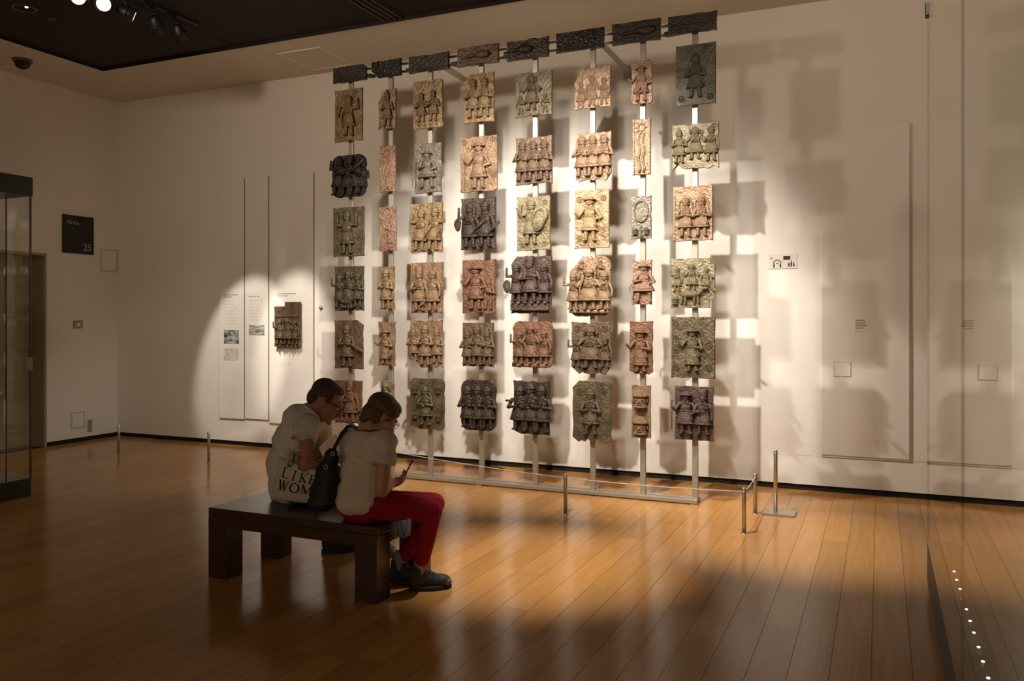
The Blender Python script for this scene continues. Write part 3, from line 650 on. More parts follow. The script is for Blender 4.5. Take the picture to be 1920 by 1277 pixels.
# rows of plaques: (rect, metal, figures, extras, outline, look)
PL = [
 # column 1
 [((627,167,679,265),'gold',[('sword',.55,.10,.78,{'hold':[('shield',-.27,.62,.2,.55)]})],[],{'cut':{}},'golden plaque with one dark figure raising an arm'),
  ((622,290,686,370),'black',[('guard',.18,.04,.92,{'tilt':.12}),('folded',.42,.02,.97,{'tilt':.18}),('guard',.66,.02,.97,{'tilt':.2,'hold':[('sword',-.2,.5,.7,1.4)]}),('drum',.88,.05,.80,{'tilt':.15})],[('sword',.4,.35,.6,1.1)],{'round':.22,'jag':(.008,.006,.008,.008),'depth':1.2},'blackened high-relief plaque with crowded slanting figures'),
  ((625,388,682,481),'olive',[('arms',.48,.06,.86,{'hold':[('shield',-.02,.62,0,.5)]})],[('ros',.14,.86,.026),('ros',.86,.86,.030),('ros',.14,.12,.024),('ros',.86,.12,.024)],{},'olive brown plaque with one figure and corner rosettes'),
  ((627,499,681,583),'moss',[('guard',.20,.08,.74),('ruler',.52,.06,.86),('folded',.84,.08,.78)],[('beast',.45,.05,.5)],{},'dark greenish plaque with three figures'),
  ((627,600,680,692),'brown',[('folded',.48,.06,.86)],[('sword',.62,.52,1.95,.9)],{'jag':(.010,.005,.003,.006),'cut':{'tr':(.22,.10)}},'brown plaque with one figure and a sword jutting right'),
  ((628,713,678,794),'red',[('guard',.22,.06,.62),('tall',.60,.05,.92,{'wid':1.15}),('page',.90,.05,.50)],[('ros',.16,.86,.022)],{},'reddish brown plaque with a large and two small figures')],
 # column 2
 [((709,167,742,242),'tan',[('drum',.55,.06,.86,{'wid':.9})],[],{'cut':{'tl':(.45,.30)},'jag':(.012,.003,.006,.004)},'narrow broken tan plaque with one figure'),
  ((711,273,741,360),'pink',[],[('sun',.48,.84,.30),('stem',.52,.06,.74)],{},'narrow pinkish plaque with a sunburst on a stem'),
  ((711,387,742,471),'pink',[('page',.62,.02,.30)],[('loop',.5,.74,.30,1.9),('stem',.62,.26,.66)],{},'narrow pinkish plaque with a long loop above a tiny figure'),
  ((712,500,739,581),'gold',[('folded',.5,.02,.95,{'wid':.9})],[],{'jag':(.012,.006,.008,.008)},'narrow golden plaque filled by one figure'),
  ((709,603,740,686),'tan',[('robed',.48,.04,.82)],[('ros',.2,.92,.018),('ros',.8,.92,.018),('sword',.66,.12,.5,.7)],{'jag':(.006,.008,.004,.004)},'narrow tan plaque with one figure and a slanting sword'),
  ((713,713,738,790),'khaki',[('ruler',.5,.02,.96,{'wid':.9})],[],{'round':.3},'narrow pale plaque half hidden by a seated head')],
 # column 3
 [((774,150,830,241),'gold',[('folded',.30,.14,.62),('folded',.70,.14,.64)],[('ros',.2,.08,.016),('ros',.4,.08,.016),('ros',.6,.08,.016),('ros',.8,.08,.016)],{'round':.10,'jag':(.005,.005,.003,.006)},'golden plaque with two worn figures'),
  ((777,268,827,362),'grey',[('wide',.50,.10,.78,{'hold':[('staff',-.38,.02,.05)]})],[],{'jag':(.005,.004,.008,.004)},'grey plaque with one broad-skirted figure and staff'),
  ((769,380,829,472),'gold',[('guard',.30,.03,.86,{'tilt':.08}),('sword',.72,.03,.88,{'tilt':.08})],[('sword',.52,.30,.55,.7),('sword',.9,.30,.4,.6)],{},'golden plaque with two leaning warriors'),
  ((771,492,830,587),'tan',[('tall',.28,.04,.84),('link',.70,.04,.82,{'flip':1})],[('sword',.28,.10,.9,.5)],{},'tan plaque with two figures joining hands'),
  ((768,600,829,690),'tan',[('drum',.14,.16,.66),('folded',.50,.06,.86),('drum',.86,.12,.72)],[('sword',.1,.3,2.6,.4)],{'cut':{'bl':(.36,.30)},'jag':(.012,.006,.004,.004)},'tan plaque with three figures and broken lower left corner'),
  ((768,709,833,806),'olive',[('folded',.48,.10,.76,{'hold':[('bell',-.03,.46,0,1)]})],[('loop',.47,.58,.17,1.2),('head',.16,.70,.14),('head',.84,.72,.14),('head',.16,.20,.13),('head',.84,.18,.13)],{'round':.16,'cut':{'bl':(.3,.08)},'jag':(.012,.005,.005,.005)},'olive rounded plaque with one figure and four small heads')],
 # column 4
 [((870,137,926,230),'gold',[('folded',.32,.10,.80),('folded',.70,.10,.80)],[('ros',.9,.80,.018),('ros',.9,.45,.018)],{'cut':{'tl':(.22,.14)},'jag':(.006,.004,.003,.005)},'golden plaque with two figures and clipped corner'),
  ((863,255,932,360),'tan',[('staff',.52,.06,.86,{'hold':[('staff',-.36,-.02,0,1.05)]})],[('ros',.12,.90,.030),('ros',.88,.92,.030),('sword',.82,.40,2.4,.4)],{'cut':{'bl':(.04,.02),'br':(.10,.05)},'jag':(.007,.004,.003,.003)},'broad tan plaque with one bearded figure holding a staff'),
  ((864,371,929,468),'dark',[('guard',.28,.04,.88,{'hold':[('shield',-.26,.50,0,.6)]}),('guard',.72,.04,.90)],[('sword',.44,.35,.75,.8),('sword',.86,.30,.75,.8)],{'jag':(.003,.005,.006,.003)},'dark brown plaque with two warriors and slanting swords'),
  ((867,487,929,588),'red',[('staff',.42,.08,.86),('page',.80,.08,.60)],[('ros',.12,.10,.022)],{},'reddish plaque with a large figure and a small attendant'),
  ((867,605,925,688),'brown',[('drum',.18,.06,.76),('drum',.50,.05,.90),('drum',.82,.06,.80)],[],{'jag':(.010,.003,.003,.003)},'brown plaque with three figures in pointed helmets'),
  ((864,712,930,808),'dark',[('folded',.22,.06,.84),('folded',.50,.04,.88),('folded',.78,.06,.84)],[('ros',.24,.10,.028),('ros',.5,.08,.028),('ros',.76,.10,.028)],{'round':.24,'jag':(.010,.004,.004,.004),'depth':1.1},'dark rounded plaque with three matching figures')],
 # column 5
 [((966,135,1035,218),'olive',[('ruler',.46,.14,.80),('page',.16,.06,.46),('page',.82,.06,.44)],[],{'cut':{'tl':(.16,.08)},'jag':(.010,.006,.003,.003)},'olive plaque with a ruler between two small attendants'),
  ((967,256,1035,346),'brown',[('folded',.20,.08,.84),('folded',.50,.08,.84),('folded',.80,.08,.84)],[],{'jag':(.010,.006,.003,.003)},'brown plaque with three stiff standing figures'),
  ((969,368,1031,470),'khaki',[('arms',.45,.12,.82,{'hold':[('shield',.22,.55,.3,1.25)]})],[('ros',.16,.10,.026),('ros',.84,.12,.026),('ros',.86,.88,.026),('sword',.2,.62,-.6,.5)],{'jag':(.007,.004,.003,.003)},'khaki plaque with one figure under a large shield'),
  ((958,480,1034,588),'purple',[('guard',.16,.20,.68,{'hold':[('shield',-.22,.4,0,.7)]}),('tall',.50,.20,.76,{'wid':1.2}),('guard',.84,.20,.68)],[('base',.05,.17,6),('sword',.3,.45,.25,.75)],{'cut':{'tl':(.14,.14)},'jag':(.006,.004,.006,.004),'depth':1.5},'dark purplish plaque with three figures over pale feet'),
  ((961,602,1036,690),'red',[('guard',.18,.08,.72),('ruler',.48,.06,.88),('guard',.80,.08,.74)],[('base',.02,.09,5)],{'round':.18,'jag':(.008,.006,.004,.004),'depth':1.1},'rust brown rounded plaque with three figures and trumpet'),
  ((962,714,1030,815),'dark',[('folded',.20,.08,.84,{'wid':1.15}),('folded',.50,.06,.92,{'wid':1.15}),('folded',.80,.06,.88,{'wid':1.1})],[('sword',.12,.62,-1.6,.5)],{'cut':{'bl':(.22,.07)},'jag':(.004,.008,.006,.003),'depth':1.2},'dark brown plaque with three figures, a hilt jutting left')],
 # column 6
 [((1076,126,1145,203),'tan',[('guard',.20,.06,.62,{}),('link',.50,.06,.74),('guard',.82,.06,.66)],[],{'cut':{'tl':(.22,.36)},'jag':(.010,.008,.004,.003),'depth':.55},'worn tan plaque with broken top corner and faint figures'),
  ((1079,248,1146,340),'tan',[('folded',.20,.10,.84),('folded',.50,.10,.84),('folded',.82,.10,.84)],[],{'cut':{'bl':(.10,.07),'br':(.16,.16)},'jag':(.012,.005,.003,.003),'depth':1.15},'tan plaque with three figures and ragged bottom edge'),
  ((1077,355,1142,466),'gold',[('staff',.46,.12,.80)],[('ros',.14,.84,.030),('ros',.84,.84,.030),('ros',.16,.18,.030),('ros',.84,.30,.024),('sword',.70,.30,2.0,.35)],{},'large golden plaque with one slim figure and rosettes'),
  ((1067,480,1146,594),'tan',[('guard',.12,.12,.62),('ruler',.50,.12,.70,{'wid':1.25}),('guard',.86,.12,.62),('page',.30,.62,.34),('page',.74,.62,.34)],[('base',.06,.11,6),('sword',.3,.45,.2,.6)],{'round':.24,'cut':{'tl':(.34,.26)},'jag':(.016,.014,.007,.007),'depth':1.3},'ragged tan high-relief plaque with a ruler and attendants'),
  ((1071,603,1146,702),'brown',[('guard',.14,.14,.58),('ruler',.50,.12,.80,{'wid':1.3}),('guard',.86,.14,.60)],[('ros',.16,.86,.034),('ros',.84,.86,.034),('head',.3,.04,.10),('head',.7,.04,.10)],{'cut':{'bl':(.2,.14),'br':(.16,.16)},'jag':(.010,.008,.004,.004),'depth':1.1},'brown plaque with a broad ruler between smaller guards'),
  ((1073,714,1147,830),'olive',[('folded',.48,.14,.74)],[('ros',.18,.82,.030),('ros',.80,.84,.034),('sword',.42,.24,.6,.35)],{'round':.12,'cut':{'tl':(.18,.12),'bl':(.16,.08),'br':(.12,.06)},'jag':(.022,.007,.005,.005)},'olive plaque with one figure and broken scalloped bottom')],
 # column 7
 [((1183,113,1223,195),'pink',[('staff',.5,.06,.84,{'wid':1.1})],[('sword',.3,.2,.5,.5)],{'round':.2,'jag':(.008,.006,.006,.006)},'narrow pinkish plaque with one lively figure'),
  ((1186,222,1220,328),'tan',[],[('sun',.5,.84,.36),('stem',.38,.04,.74),('stem',.62,.04,.74)],{},'tall narrow tan plaque with rosette and two stems'),
  ((1183,367,1221,448),'grey',[],[('loop',.5,.64,.34,1.5),('head',.22,.10,.16),('head',.78,.10,.16),('stem',.5,.04,.3)],{'depth':.6},'small grey plaque with a loop over two little heads'),
  ((1185,487,1222,572),'pink',[('wide',.62,.06,.90,{'wid':1.05}),('page',.14,.12,.5)],[],{'jag':(.010,.006,.005,.005)},'narrow salmon pink plaque with one broad-skirted figure'),
  ((1180,602,1224,702),'red',[('robed',.5,.05,.84)],[],{'cut':{'bl':(.28,.07),'br':(.16,.05)}},'narrow orange-red plaque with one long-robed figure'),
  ((1184,722,1220,822),'tan',[],[('head',.5,.58,.34),('head',.5,.08,.34)],{'cut':{'tl':(.12,.03)}},'narrow brown plaque with two heads one above other')],
 # column 8
 [((1267,82,1342,197),'green',[('folded',.5,.12,.72)],[('ros',.14,.12,.03),('ros',.86,.12,.03)],{'depth':.7,'jag':(.003,.004,.003,.003)},'large green-grey plaque with one shadowy figure'),
  ((1260,231,1348,318),'khaki',[('drum',.16,.16,.74),('ruler',.50,.22,.70,{'wid':1.2}),('guard',.84,.16,.76)],[('ros',.9,.92,.022)],{'jag':(.022,.004,.003,.003)},'pale plaque with three figures and torn bottom edge'),
  ((1262,348,1337,452),'tan',[('folded',.32,.08,.72),('folded',.72,.08,.72)],[('loop',.32,.62,.17,1.5),('loop',.72,.62,.17,1.5)],{},'tan plaque with two figures framed by loops'),
  ((1258,484,1341,578),'khaki',[('guard',.14,.34,.50),('ruler',.48,.36,.54),('link',.80,.34,.48)],[('beast',.45,.10,.5),('head',.1,.08,.16),('sword',.9,.45,2.2,.5)],{'cut':{'tr':(.10,.12),'br':(.12,.16)},'step':1},'khaki green plaque with a row of figures above animals'),
  ((1258,594,1341,710),'olive',[('robed',.5,.12,.74)],[('ros',.12,.88,.026),('ros',.12,.66,.024),('ros',.12,.44,.026),('ros',.12,.18,.026),('ros',.86,.54,.036),('ros',.84,.18,.034)],{},'large olive plaque with one figure and scattered rosettes'),
  ((1265,724,1338,826),'purple',[('staff',.30,.12,.82,{'hold':[('staff',-.3,.1,0)]}),('tall',.74,.12,.80)],[('sword',.86,.62,1.5,.35)],{'depth':1.1},'dark reddish plaque with two standing figures')],
]
for c, colm in enumerate(PL):
    for r, (rect, m, figs, ex, sp, look) in enumerate(colm):
        plaque(rect, m, figs, ex, sp, lab(look, c, r), seed=c*10+r, border=(m in ('olive', 'tan', 'khaki', 'red') and not sp))
TOP = [((624,123,686,153),'slate',[('ridge',.1,.2)],{'cut':{'tr':(.10,.2)}},'dark grey'), ((696,112,751,144),'black',[('ridge',.7,.85)],{'cut':{'bl':(.24,.45)}},'blackish broken-cornered'),
       ((766,101,841,133),'slate',[('ridge',.12,.2)],{},'dark slate'), ((857,85,934,121),'brown',[('fish',.12)],{},'reddish brown'), ((950,72,1028,110),'dark',[('ridge',.6,.72),('fish',-.05)],{'jag':(.004,.007,.003,.003)},'dark brown'),
       ((1042,56,1132,94),'black',[('ridge',.1,.18),('ridge',.8,.88)],{},'near-black'), ((1147,39,1238,79),'slate',[('fish',.22)],{},'brown-grey snake relief'), ((1252,25,1344,61),'dark',[('ridge',.45,.55)],{'cut':{'bl':(.08,.2)},'jag':(.005,.005,.003,.003)},'dark weathered')]
for c, (rect, m, ex, sp, look) in enumerate(TOP):
    plaque(rect, m, (), ex, sp, '%s oblong slab on the top rail above the %s column' % (look, CN[c]), name='oblong_plaque', seed=90+c, th=.03, pins=False, group='oblong slabs along the top rail')
# plaque mounted on the wall panel
plaque((514,566,562,650),'brown',[('guard',.24,.06,.56,{'wid':1.1}),('ruler',.54,.06,.58,{'wid':1.2}),('guard',.84,.06,.54)],[('ridge',.66,.70),('ros',.2,.78,.016),('peg',(.16,.34,.52,.68,.84))],
       {'cut':{'tl':(.42,.10)},'step':1,'jag':(.005,.004,.005,.003),'depth':1.1}, 'small dark notched plaque with peg feet mounted on the white wall panel', Yb=YW-.045, th=.03, pins=False, group='plaque on the wall panel', seed=201)
MB().box(-.02, .0, .25, .02, .022, .29).build('wall_mount', M['black'], D.objects['relief_plaque.048']).location = (0, .029, 0)
# ================================================================ display rack
PX = [657, 732, 806, 902, 1003, 1111, 1205, 1303]
YR = 7.20
rx = [onY(x, 600, YR).x for x in PX]
rk = tag(empty('display_rack', (rx[0], YR, 0)), 'tall aluminium rack of eight poles carrying the plaques', 'rack')
ztop = onY(1298, 45, YR).z
for k, x in enumerate(rx):
    MB().box(x-rx[0]-.024, 0, .0, x-rx[0]+.024, .035, ztop+.02).build('pole', M['alu'], rk, bevel=.003)
for dz, y in ((.035, .012), (-.045, .012)):
    MB().tube([(-.1, y+.045, ztop+dz), (rx[-1]-rx[0]+.1, y+.045, ztop+dz)], .014, 8).build('top_rail', M['alu'], rk, True)
for k in range(7):
    xm = (rx[k]+rx[k+1])/2-rx[0]; MB().box(xm-.03, -.03, ztop-.07, xm+.03, .05, ztop-.045).build('rail_clamp', M['black'], rk)
MB().box(-.03, -.06, .012, rx[-1]-rx[0]+.03, -.001, .045).box(-.03, .036, .012, rx[-1]-rx[0]+.03, .09, .045).build('base_rail', M['alu'], rk, bevel=.003)
MB().box(rx[-1]-rx[0]-.03, -.06, .0, rx[-1]-rx[0]+.03, .09, .010).box(-.03, -.06, .0, .03, .09, .010).box(rx[3]-rx[0]-.03, -.06, 0, rx[3]-rx[0]+.03, .09, .01).build('foot', M['alu'], rk)
for px0, px1, py in ((822, 868, 160), (1122, 1170, 140)):
    xs = onY(px0, 120, YR).x; pe = onY(px1, py, YW)
    MB().tube([(xs-rx[0], .03, ztop-.03), (xs-rx[0]+.02, YW-YR-.002, ztop-.06)], .035, 4).build('wall_strut', M['alu'], rk)
    MB().box(xs-rx[0]-.05, YW-YR-.012, ztop-.13, xs-rx[0]+.09, YW-YR-.001, ztop+.01).build('strut_plate', M['steel'], rk)
# ================================================================ barrier posts and cords
def post(x, y, h, label, base=False):
    o = tag(empty('barrier_post', (x, y, 0)), label, 'post', 'low steel barrier posts')
    MB().lathe([(.002, 0), (.016, 0), (.016, h-.006), (.012, h), (.002, h)], seg=12).build('shaft', M['steel'], o, True)
    MB().torus((0, 0, h-.03), .016, .004, 'Z', 12, 5).build('collar', M['steel'], o, True)
    if base: MB().box(-.10, -.11, 0, .16, .11, .015).build('base_plate', M['steel'], o, bevel=.002)
    else: MB().lathe([(.002, 0), (.026, 0), (.026, .004), (.002, .006)], seg=14).build('floor_flange', M['steel'], o, True)
    return o, Vector((x, y, h-.03))
P1 = post(-8.26, 7.13, .345, 'thin steel barrier post nearest the corner of the room'); P2 = post(-6.80, 7.06, .345, 'thin steel barrier post in front of the text panels')
P3 = post(-4.34, 6.94, .33, 'thin steel barrier post partly hidden behind the seated woman'); P4 = post(-2.35, 6.38, .33, 'thin steel barrier post in front of the sixth pole')
P5 = post(-.93, 6.36, .34, 'thin steel barrier post at the front corner right of the rack'); P6 = post(-.94, 7.04, .33, 'thin steel barrier post behind the front corner post'); P7 = post(-.79, 7.13, .52, 'taller steel barrier post on a flat rectangular base plate', True)
def cordline(a, b, label, r=.0035):
    po, a = a; b = b[1] if isinstance(b, tuple) else b
    pts = [a.lerp(b, k/8)-Vector((po.location.x, po.location.y, 0))-Vector((0, 0, .012*(1-((k-4)/4)**2))) for k in range(9)]
    mb = MB().tube(pts, r, 6); o = mb.build('cord', M['cord'], po, True); o['label'] = label
cordline(P4, P5, 'thin pale barrier cord stretched before the right half of the rack'); cordline(P5, P6, 'short barrier cord joining the two right corner posts')
cordline(P7, Vector((3.0, 7.4, .50)), 'thin barrier cord running right from the tall post'); cordline(P3, P4, 'thin barrier cord before the middle of the rack', .0025)
# ================================================================ right display case
gx, gy1, gy0, gz = .26, 5.69, 1.3, .24
rc = tag(empty('display_case', (gx, gy1, 0)), 'large frameless glass case with a row of tiny lights at right edge', 'display case')
DL = gy0-gy1
MB().box(0, DL, 0, 2.4, 0, gz-.01).build('plinth', M['plinth'], rc)
MB().box(0.0, DL, gz-.01, .16, 0, gz).build('ledge', M['ledge'], rc); MB().box(.16, DL, gz-.01, 2.4, -.03, gz+.012).build('deck', M['deck'], rc)
ysm = gx/.0784-gy1
MB().box(0, ysm+.004, gz, .010, 0, 3.5).build('glass_pane', M['glass'], rc); MB().box(0, DL, gz, .010, ysm-.004, 3.5).build('glass_pane', M['glass'], rc)
MB().box(.014, -.010, gz, 2.4, 0, 3.5).build('glass_pane', M['glass'], rc)
MB().box(0.0, ysm-.004, gz, .010, ysm+.004, 3.5).build('pane_seal', M['seal'], rc); MB().box(0.0, 0, gz, .013, .002, 3.5).build('corner_seal', M['seal'], rc)
MB().box(-.012, -.05, 3.44, .03, .012, 3.52).build('corner_clamp', M['black'], rc, bevel=.004)
for k, (px, py) in enumerate(((1789,1072),(1794,1088),(1800,1105),(1805,1124),(1812,1143),(1819,1165),(1826,1187),(1835,1214),(1843,1241),(1853,1272))):
    q = onZ(px, py, gz+.004); lp = MB().lathe([(.002, 0), (.011, 0), (.010, .004), (.002, .005)], seg=10).build('light_housing', M['steel'], rc); lp.location = (q.x-gx, q.y-gy1, gz)
    e_ = MB().ell((0, 0, .006), (.0065, .0065, .003), None, 8, 5).build('light_point', M['led'], lp, True)
# ================================================================ bench
bx0, bx1, by0, by1, bh = -3.80, -2.575, 3.94, 4.56, .431
bn = tag(empty('bench', (bx0, by0, 0)), 'dark stained wooden bench with square legs under the two visitors', 'bench')
BW, BD = bx1-bx0, by1-by0; LW = .145
MB().box(0, 0, bh-.05, BW, BD, bh).build('seat', M['bench'], bn, bevel=.006)
for y in (0.004, BD-.034): MB().box(LW, y, bh-.115, BW-LW, y+.03, bh-.05).build('apron', M['bench'], bn, bevel=.003)
for x in (0.004, BW-.034): MB().box(x, LW, bh-.115, x+.03, BD-LW, bh-.05).build('apron', M['bench'], bn, bevel=.003)
for x in (0, BW-LW):
    for y in (0, BD-LW): MB().box(x, y, 0, x+LW, y+LW, bh-.05).build('leg', M['bench'], bn, bevel=.005)
# ================================================================ people
def frame(az, pitch=0, roll=0):
    """basis: columns = right, forward, up for a figure facing azimuth az (deg from +Y towards +X)"""
    return (Matrix.Rotation(-math.radians(az), 3, 'Z') @ Matrix.Rotation(-math.radians(pitch), 3, 'X') @ Matrix.Rotation(math.radians(roll), 3, 'Y'))
def head(mb, c, B, s=1.0):
    """head centred at c: cranium, jaw, nose, brow, ears, lips (s=1: 0.235 m tall)"""
    q = lambda x, y, z: Vector(c)+B @ Vector((x*s, y*s, z*s)); e = lambda p, r: mb.ell(q(*p), tuple(v*s for v in r), B, 14, 10)
    e((0, -.015, .035), (.076, .098, .085)); e((0, .035, -.02), (.064, .062, .090)); e((0, .048, -.075), (.046, .045, .038)); e((0, -.01, -.03), (.068, .078, .06))
    mb.cap(q(0, .095, .005), q(0, .118, -.030), .010*s, .015*s); e((0, .088, .030), (.055, .018, .012)); e((0, .095, -.062), (.024, .014, .010)); e((0, .088, -.098), (.022, .018, .016))
    for sx in (-1, 1): e((sx*.077, -.005, -.010), (.010, .022, .034)); e((sx*.055, .06, -.02), (.02, .03, .03))
def hand(mb, wrist, dirv, palmn, s=1.0, curl=.9, right=True):
    """palm and five bent fingers; dirv: wrist to knuckles, palmn: direction the fingers curl to"""
    d = Vector(dirv).normalized(); n = Vector(palmn); n = (n-d*n.dot(d)).normalized(); t = d.cross(n)*(1 if right else -1)
    w = Vector(wrist)
    for k in range(4):
        off = (k-1.5)*.021*s; kn = w+d*(.085-.004*abs(k-1.2))*s+t*off
        mb.cap(w+t*off*.6+d*.012*s, kn, .0155*s, .0125*s)
        L = (.040, .046, .043, .034)[k]*s; p = kn; ang = curl*.45
        for j, f in enumerate((1, .7, .55)):
            v = d*math.cos(ang)+n*math.sin(ang); p2 = p+v*L*f; mb.cap(p, p2, (.0098-.0008*j)*s, (.0090-.0008*j)*s); p = p2; ang += curl*.75
    b = w+d*.03*s-t*.028*s; m1 = b+(d*.6-t*.6+n*.5).normalized()*.038*s; mb.cap(b, m1, .014*s, .0115*s); mb.cap(m1, m1+(d*.85-t*.1+n*.5).normalized()*.032*s, .011*s, .0085*s)
def neckline(shirt, centre, B, r, m, rad, name):
    """open the garment round the neck and bind the edge"""
    import bmesh
    bm = bmesh.new(); bm.from_mesh(shirt.data); Bi = B.transposed()
    def inside(p):
        q = Bi @ (p-centre); return (q.x/r[0])**2+(q.y/r[1])**2+(q.z/r[2])**2 < 1
    bmesh.ops.delete(bm, geom=[f for f in bm.faces if inside(f.calc_center_median())], context='FACES')
    ed = [e for e in bm.edges if e.is_boundary]; pts = []
    if ed:
        nx = {}
        for e in ed:
            for a_, b_ in ((e.verts[0], e.verts[1]), (e.verts[1], e.verts[0])): nx.setdefault(a_, []).append(b_)
        st_ = ed[0].verts[0]; cur = st_; prev = None
        for _ in range(4000):
            pts.append(cur.co.copy()); n_ = [v for v in nx[cur] if v is not prev]
            if not n_: break
            prev, cur = cur, n_[0]
            if cur is st_: break
    bm.to_mesh(shirt.data); bm.free()
    for _ in range(8): pts = [(pts[i-1]+pts[i]*2+pts[(i+1) % len(pts)])/4 for i in range(len(pts))]
    pts = pts[::3]; pts.append(pts[0]); pts.append(pts[1])
    MB().tube(pts, rad, 7).build(name, m, shirt, True)
def sub(name, mb, m, parent, voxel=.009, smooth=5, folds=0):
    me = fuse(mb, voxel, smooth)
    if folds:
        nn = [v.normal.copy() for v in me.vertices]
        for v, n_ in zip(me.vertices, nn):
            p = v.co; w_ = math.sin(46*(p.z*.8+p.x*.75-p.y*.3)+2.2*math.sin(11*p.x+5*p.z))*math.sin(13*p.z+7*p.y+1.0)+.6*math.sin(75*(p.z+.3*p.x)+3*math.sin(9*p.y))*math.sin(17*p.x+8*p.z)
            v.co = p+n_*folds*w_
    base = Vector((0, 0, 0)) if parent in PERSONS or parent.parent in PERSONS else parent.location
    for v in me.vertices:                                     # what is sat on gives: flatten against the seat
        x, y, z = v.co+base
        if bx0-.02 < x < bx1+.01 and by0-.02 < y < by1+.01 and bh-.13 < z < bh+.003: v.co.z = bh+.003-base.z
    return link(name, me, m, parent)
PERSONS = []
def shoe(name, heel, toe, parent, hgt=.10, s=1.0):
    """walking shoe: heel and toe points on the floor"""
    heel = Vector(heel); toe = Vector(toe); f = (toe-heel).normalized(); L = (toe-heel).length; r = Vector((f.y, -f.x, 0)); B = Matrix((r, f, Vector((0,0,1)))).transposed()
    q = lambda x, y, z: heel+B @ Vector((x, y*L, z))
    up = MB(); e = lambda p, rr: up.ell(q(*p), rr, B, 12, 8)
    e((0, .17, .066), (.038, .18*L, .060)); e((0, .42, .058), (.044, .27*L, .050)); e((0, .72, .048), (.048, .27*L, .038)); e((0, .34, .096), (.036, .18*L, .036))
    up.cap(q(0, .22, .07), q(0, .20, .118), .042, .043)
    so = sub(name, up, M['shoe'], parent, .006, 4)
    pts = []
    n = 22
    for k in range(n):
        t = 2*PI*k/n; y = .5+.5*math.sin(t)*1.0; wd = .036+.016*math.sin(min(1, max(0, (y-.1)/.9))*PI*.9)
        pts.append((math.cos(t)*wd, y))
    sm = MB().rings([[q(x*1.04, y*1.02-.01, z) for x, y in pts] for z in (.001, .012, .028)])
    sm.build('sole', M['sole'], so, True)
    tc = MB().ell(q(0, .88, .040), (.042, .13*L, .028), B); tc.build('toe_cap', M['toe'], so, True)
    lc_ = MB()
    for k in range(4): lc_.cap(q(-.026, .46+.07*k, .108-.009*k), q(.026, .48+.07*k, .108-.009*k), .004)
    lc_.build('laces', M['lace'], so, True)
    return so

# ---- man: sits on the far side of the bench, leaning forward, facing right and down
man = tag(empty('person', (-3.5, 4.3, .431)), 'seated man in white short-sleeved shirt bending forward over a paper', 'person')
PERSONS.append(man); HB = frame(58, 34)
hc = at(611, 752, 5.34)
body = MB(); head(body, hc, HB, 1.06)
nk = at(585, 785, 5.36); pel = at(546, 905, 5.38); mid = at(541, 860, 5.38); che = at(560, 805, 5.37)
TB = frame(42)
body.cap(hc+HB @ Vector((0, -.03, -.05)), nk, .058, .066)
body.ell(pel, (.16, .12, .11), TB); body.ell(mid, (.145, .11, .15), TB); body.ell(che, (.155, .105, .14), TB); body.cap(nk, che, .07, .10)
shR = at(578, 800, 5.22); elR = at(574, 872, 5.13); haR = at(612, 871, 5.24); shL = at(598, 792, 5.52); elL = at(600, 850, 5.56); haL = at(613, 846, 5.40)
body.cap(shR, elR, .058, .048); body.cap(elR, haR, .047, .030); body.cap(shL, elL, .056, .046); body.cap(elL, haL, .045, .030); body.cap(che, shR, .09, .06); body.cap(che, shL, .09, .06)
hand(body, haR, (haR-elR).normalized()*.7+Vector((.2, .6, .1)), Vector((-.3, .4, .6)), 1.0, .8, True); hand(body, haL, Vector((.7, -.3, -.2)), Vector((0, -.6, .5)), 1.0, .9, False)
hipR = at(560, 925, 5.30); hipL = at(552, 920, 5.50)
knR = Vector((-3.20, 4.76, .50)); knL = Vector((-3.50, 4.84, .50)); anR = Vector((-3.13, 4.66, .11)); anL = Vector((-3.44, 4.70, .11))
for h_, k_, a_ in ((hipR, knR, anR), (hipL, knL, anL)): body.cap(h_, k_, .075, .058); body.cap(k_, a_, .052, .036); body.cap(a_, a_-Vector((0, 0, .05)), .036, .036)
bo = sub('body', body, M['skin_m'], man, .0075, 4)
sh = MB()
sh.ell(at(546, 912, 5.38), (.185, .150, .135), TB); sh.ell(at(541, 872, 5.38), (.178, .148, .16), TB); sh.ell(at(550, 828, 5.375), (.178, .138, .15), TB); sh.ell(at(565, 795, 5.37), (.178, .125, .125), TB); sh.ell(at(577, 778, 5.36), (.13, .095, .075), TB)
sh.cap(shR, at(574, 806, 5.20), .083, .080); sh.tube([shR, at(568, 824, 5.165)], [.080, .086], 14); sh.cap(shL, at(600, 818, 5.54), .08, .082); sh.cap(che, shR, .11, .082); sh.cap(che, shL, .11, .082); sh.cap(at(555, 760, 5.36).lerp(che, .55), nk, .10, .078)
st = sub('shirt', sh, M['shirt_m'], man, .009, 14, .0045)
neckline(st, hc.lerp(nk, .62), HB, (.088, .092, .088), M['shirt_m'], .012, 'collar')
cu = MB().torus((0, 0, 0), .074, .006, 'Z', 20, 6); d_ = (elR-shR).normalized(); cb = d_.to_track_quat('Z', 'Y').to_matrix(); cc_ = at(569, 820, 5.17); cu.v = [tuple(cc_+cb @ Vector(v)) for v in cu.v]; cu.build('sleeve_hem', M['shirt_m'], st, True)
tm = MB(); tm.ell(at(552, 925, 5.38), (.17, .14, .085), TB)
for h_, k_, a_ in ((hipR, knR, anR), (hipL, knL, anL)): tm.cap(h_, k_, .092, .072); tm.cap(k_, a_+Vector((0, 0, .02)), .068, .056)
sub('trousers', tm, M['dark_cloth'], man, .010, 4)
hm = MB(); q = lambda x, y, z: hc+HB @ Vector((x*1.06, y*1.06, z*1.06))
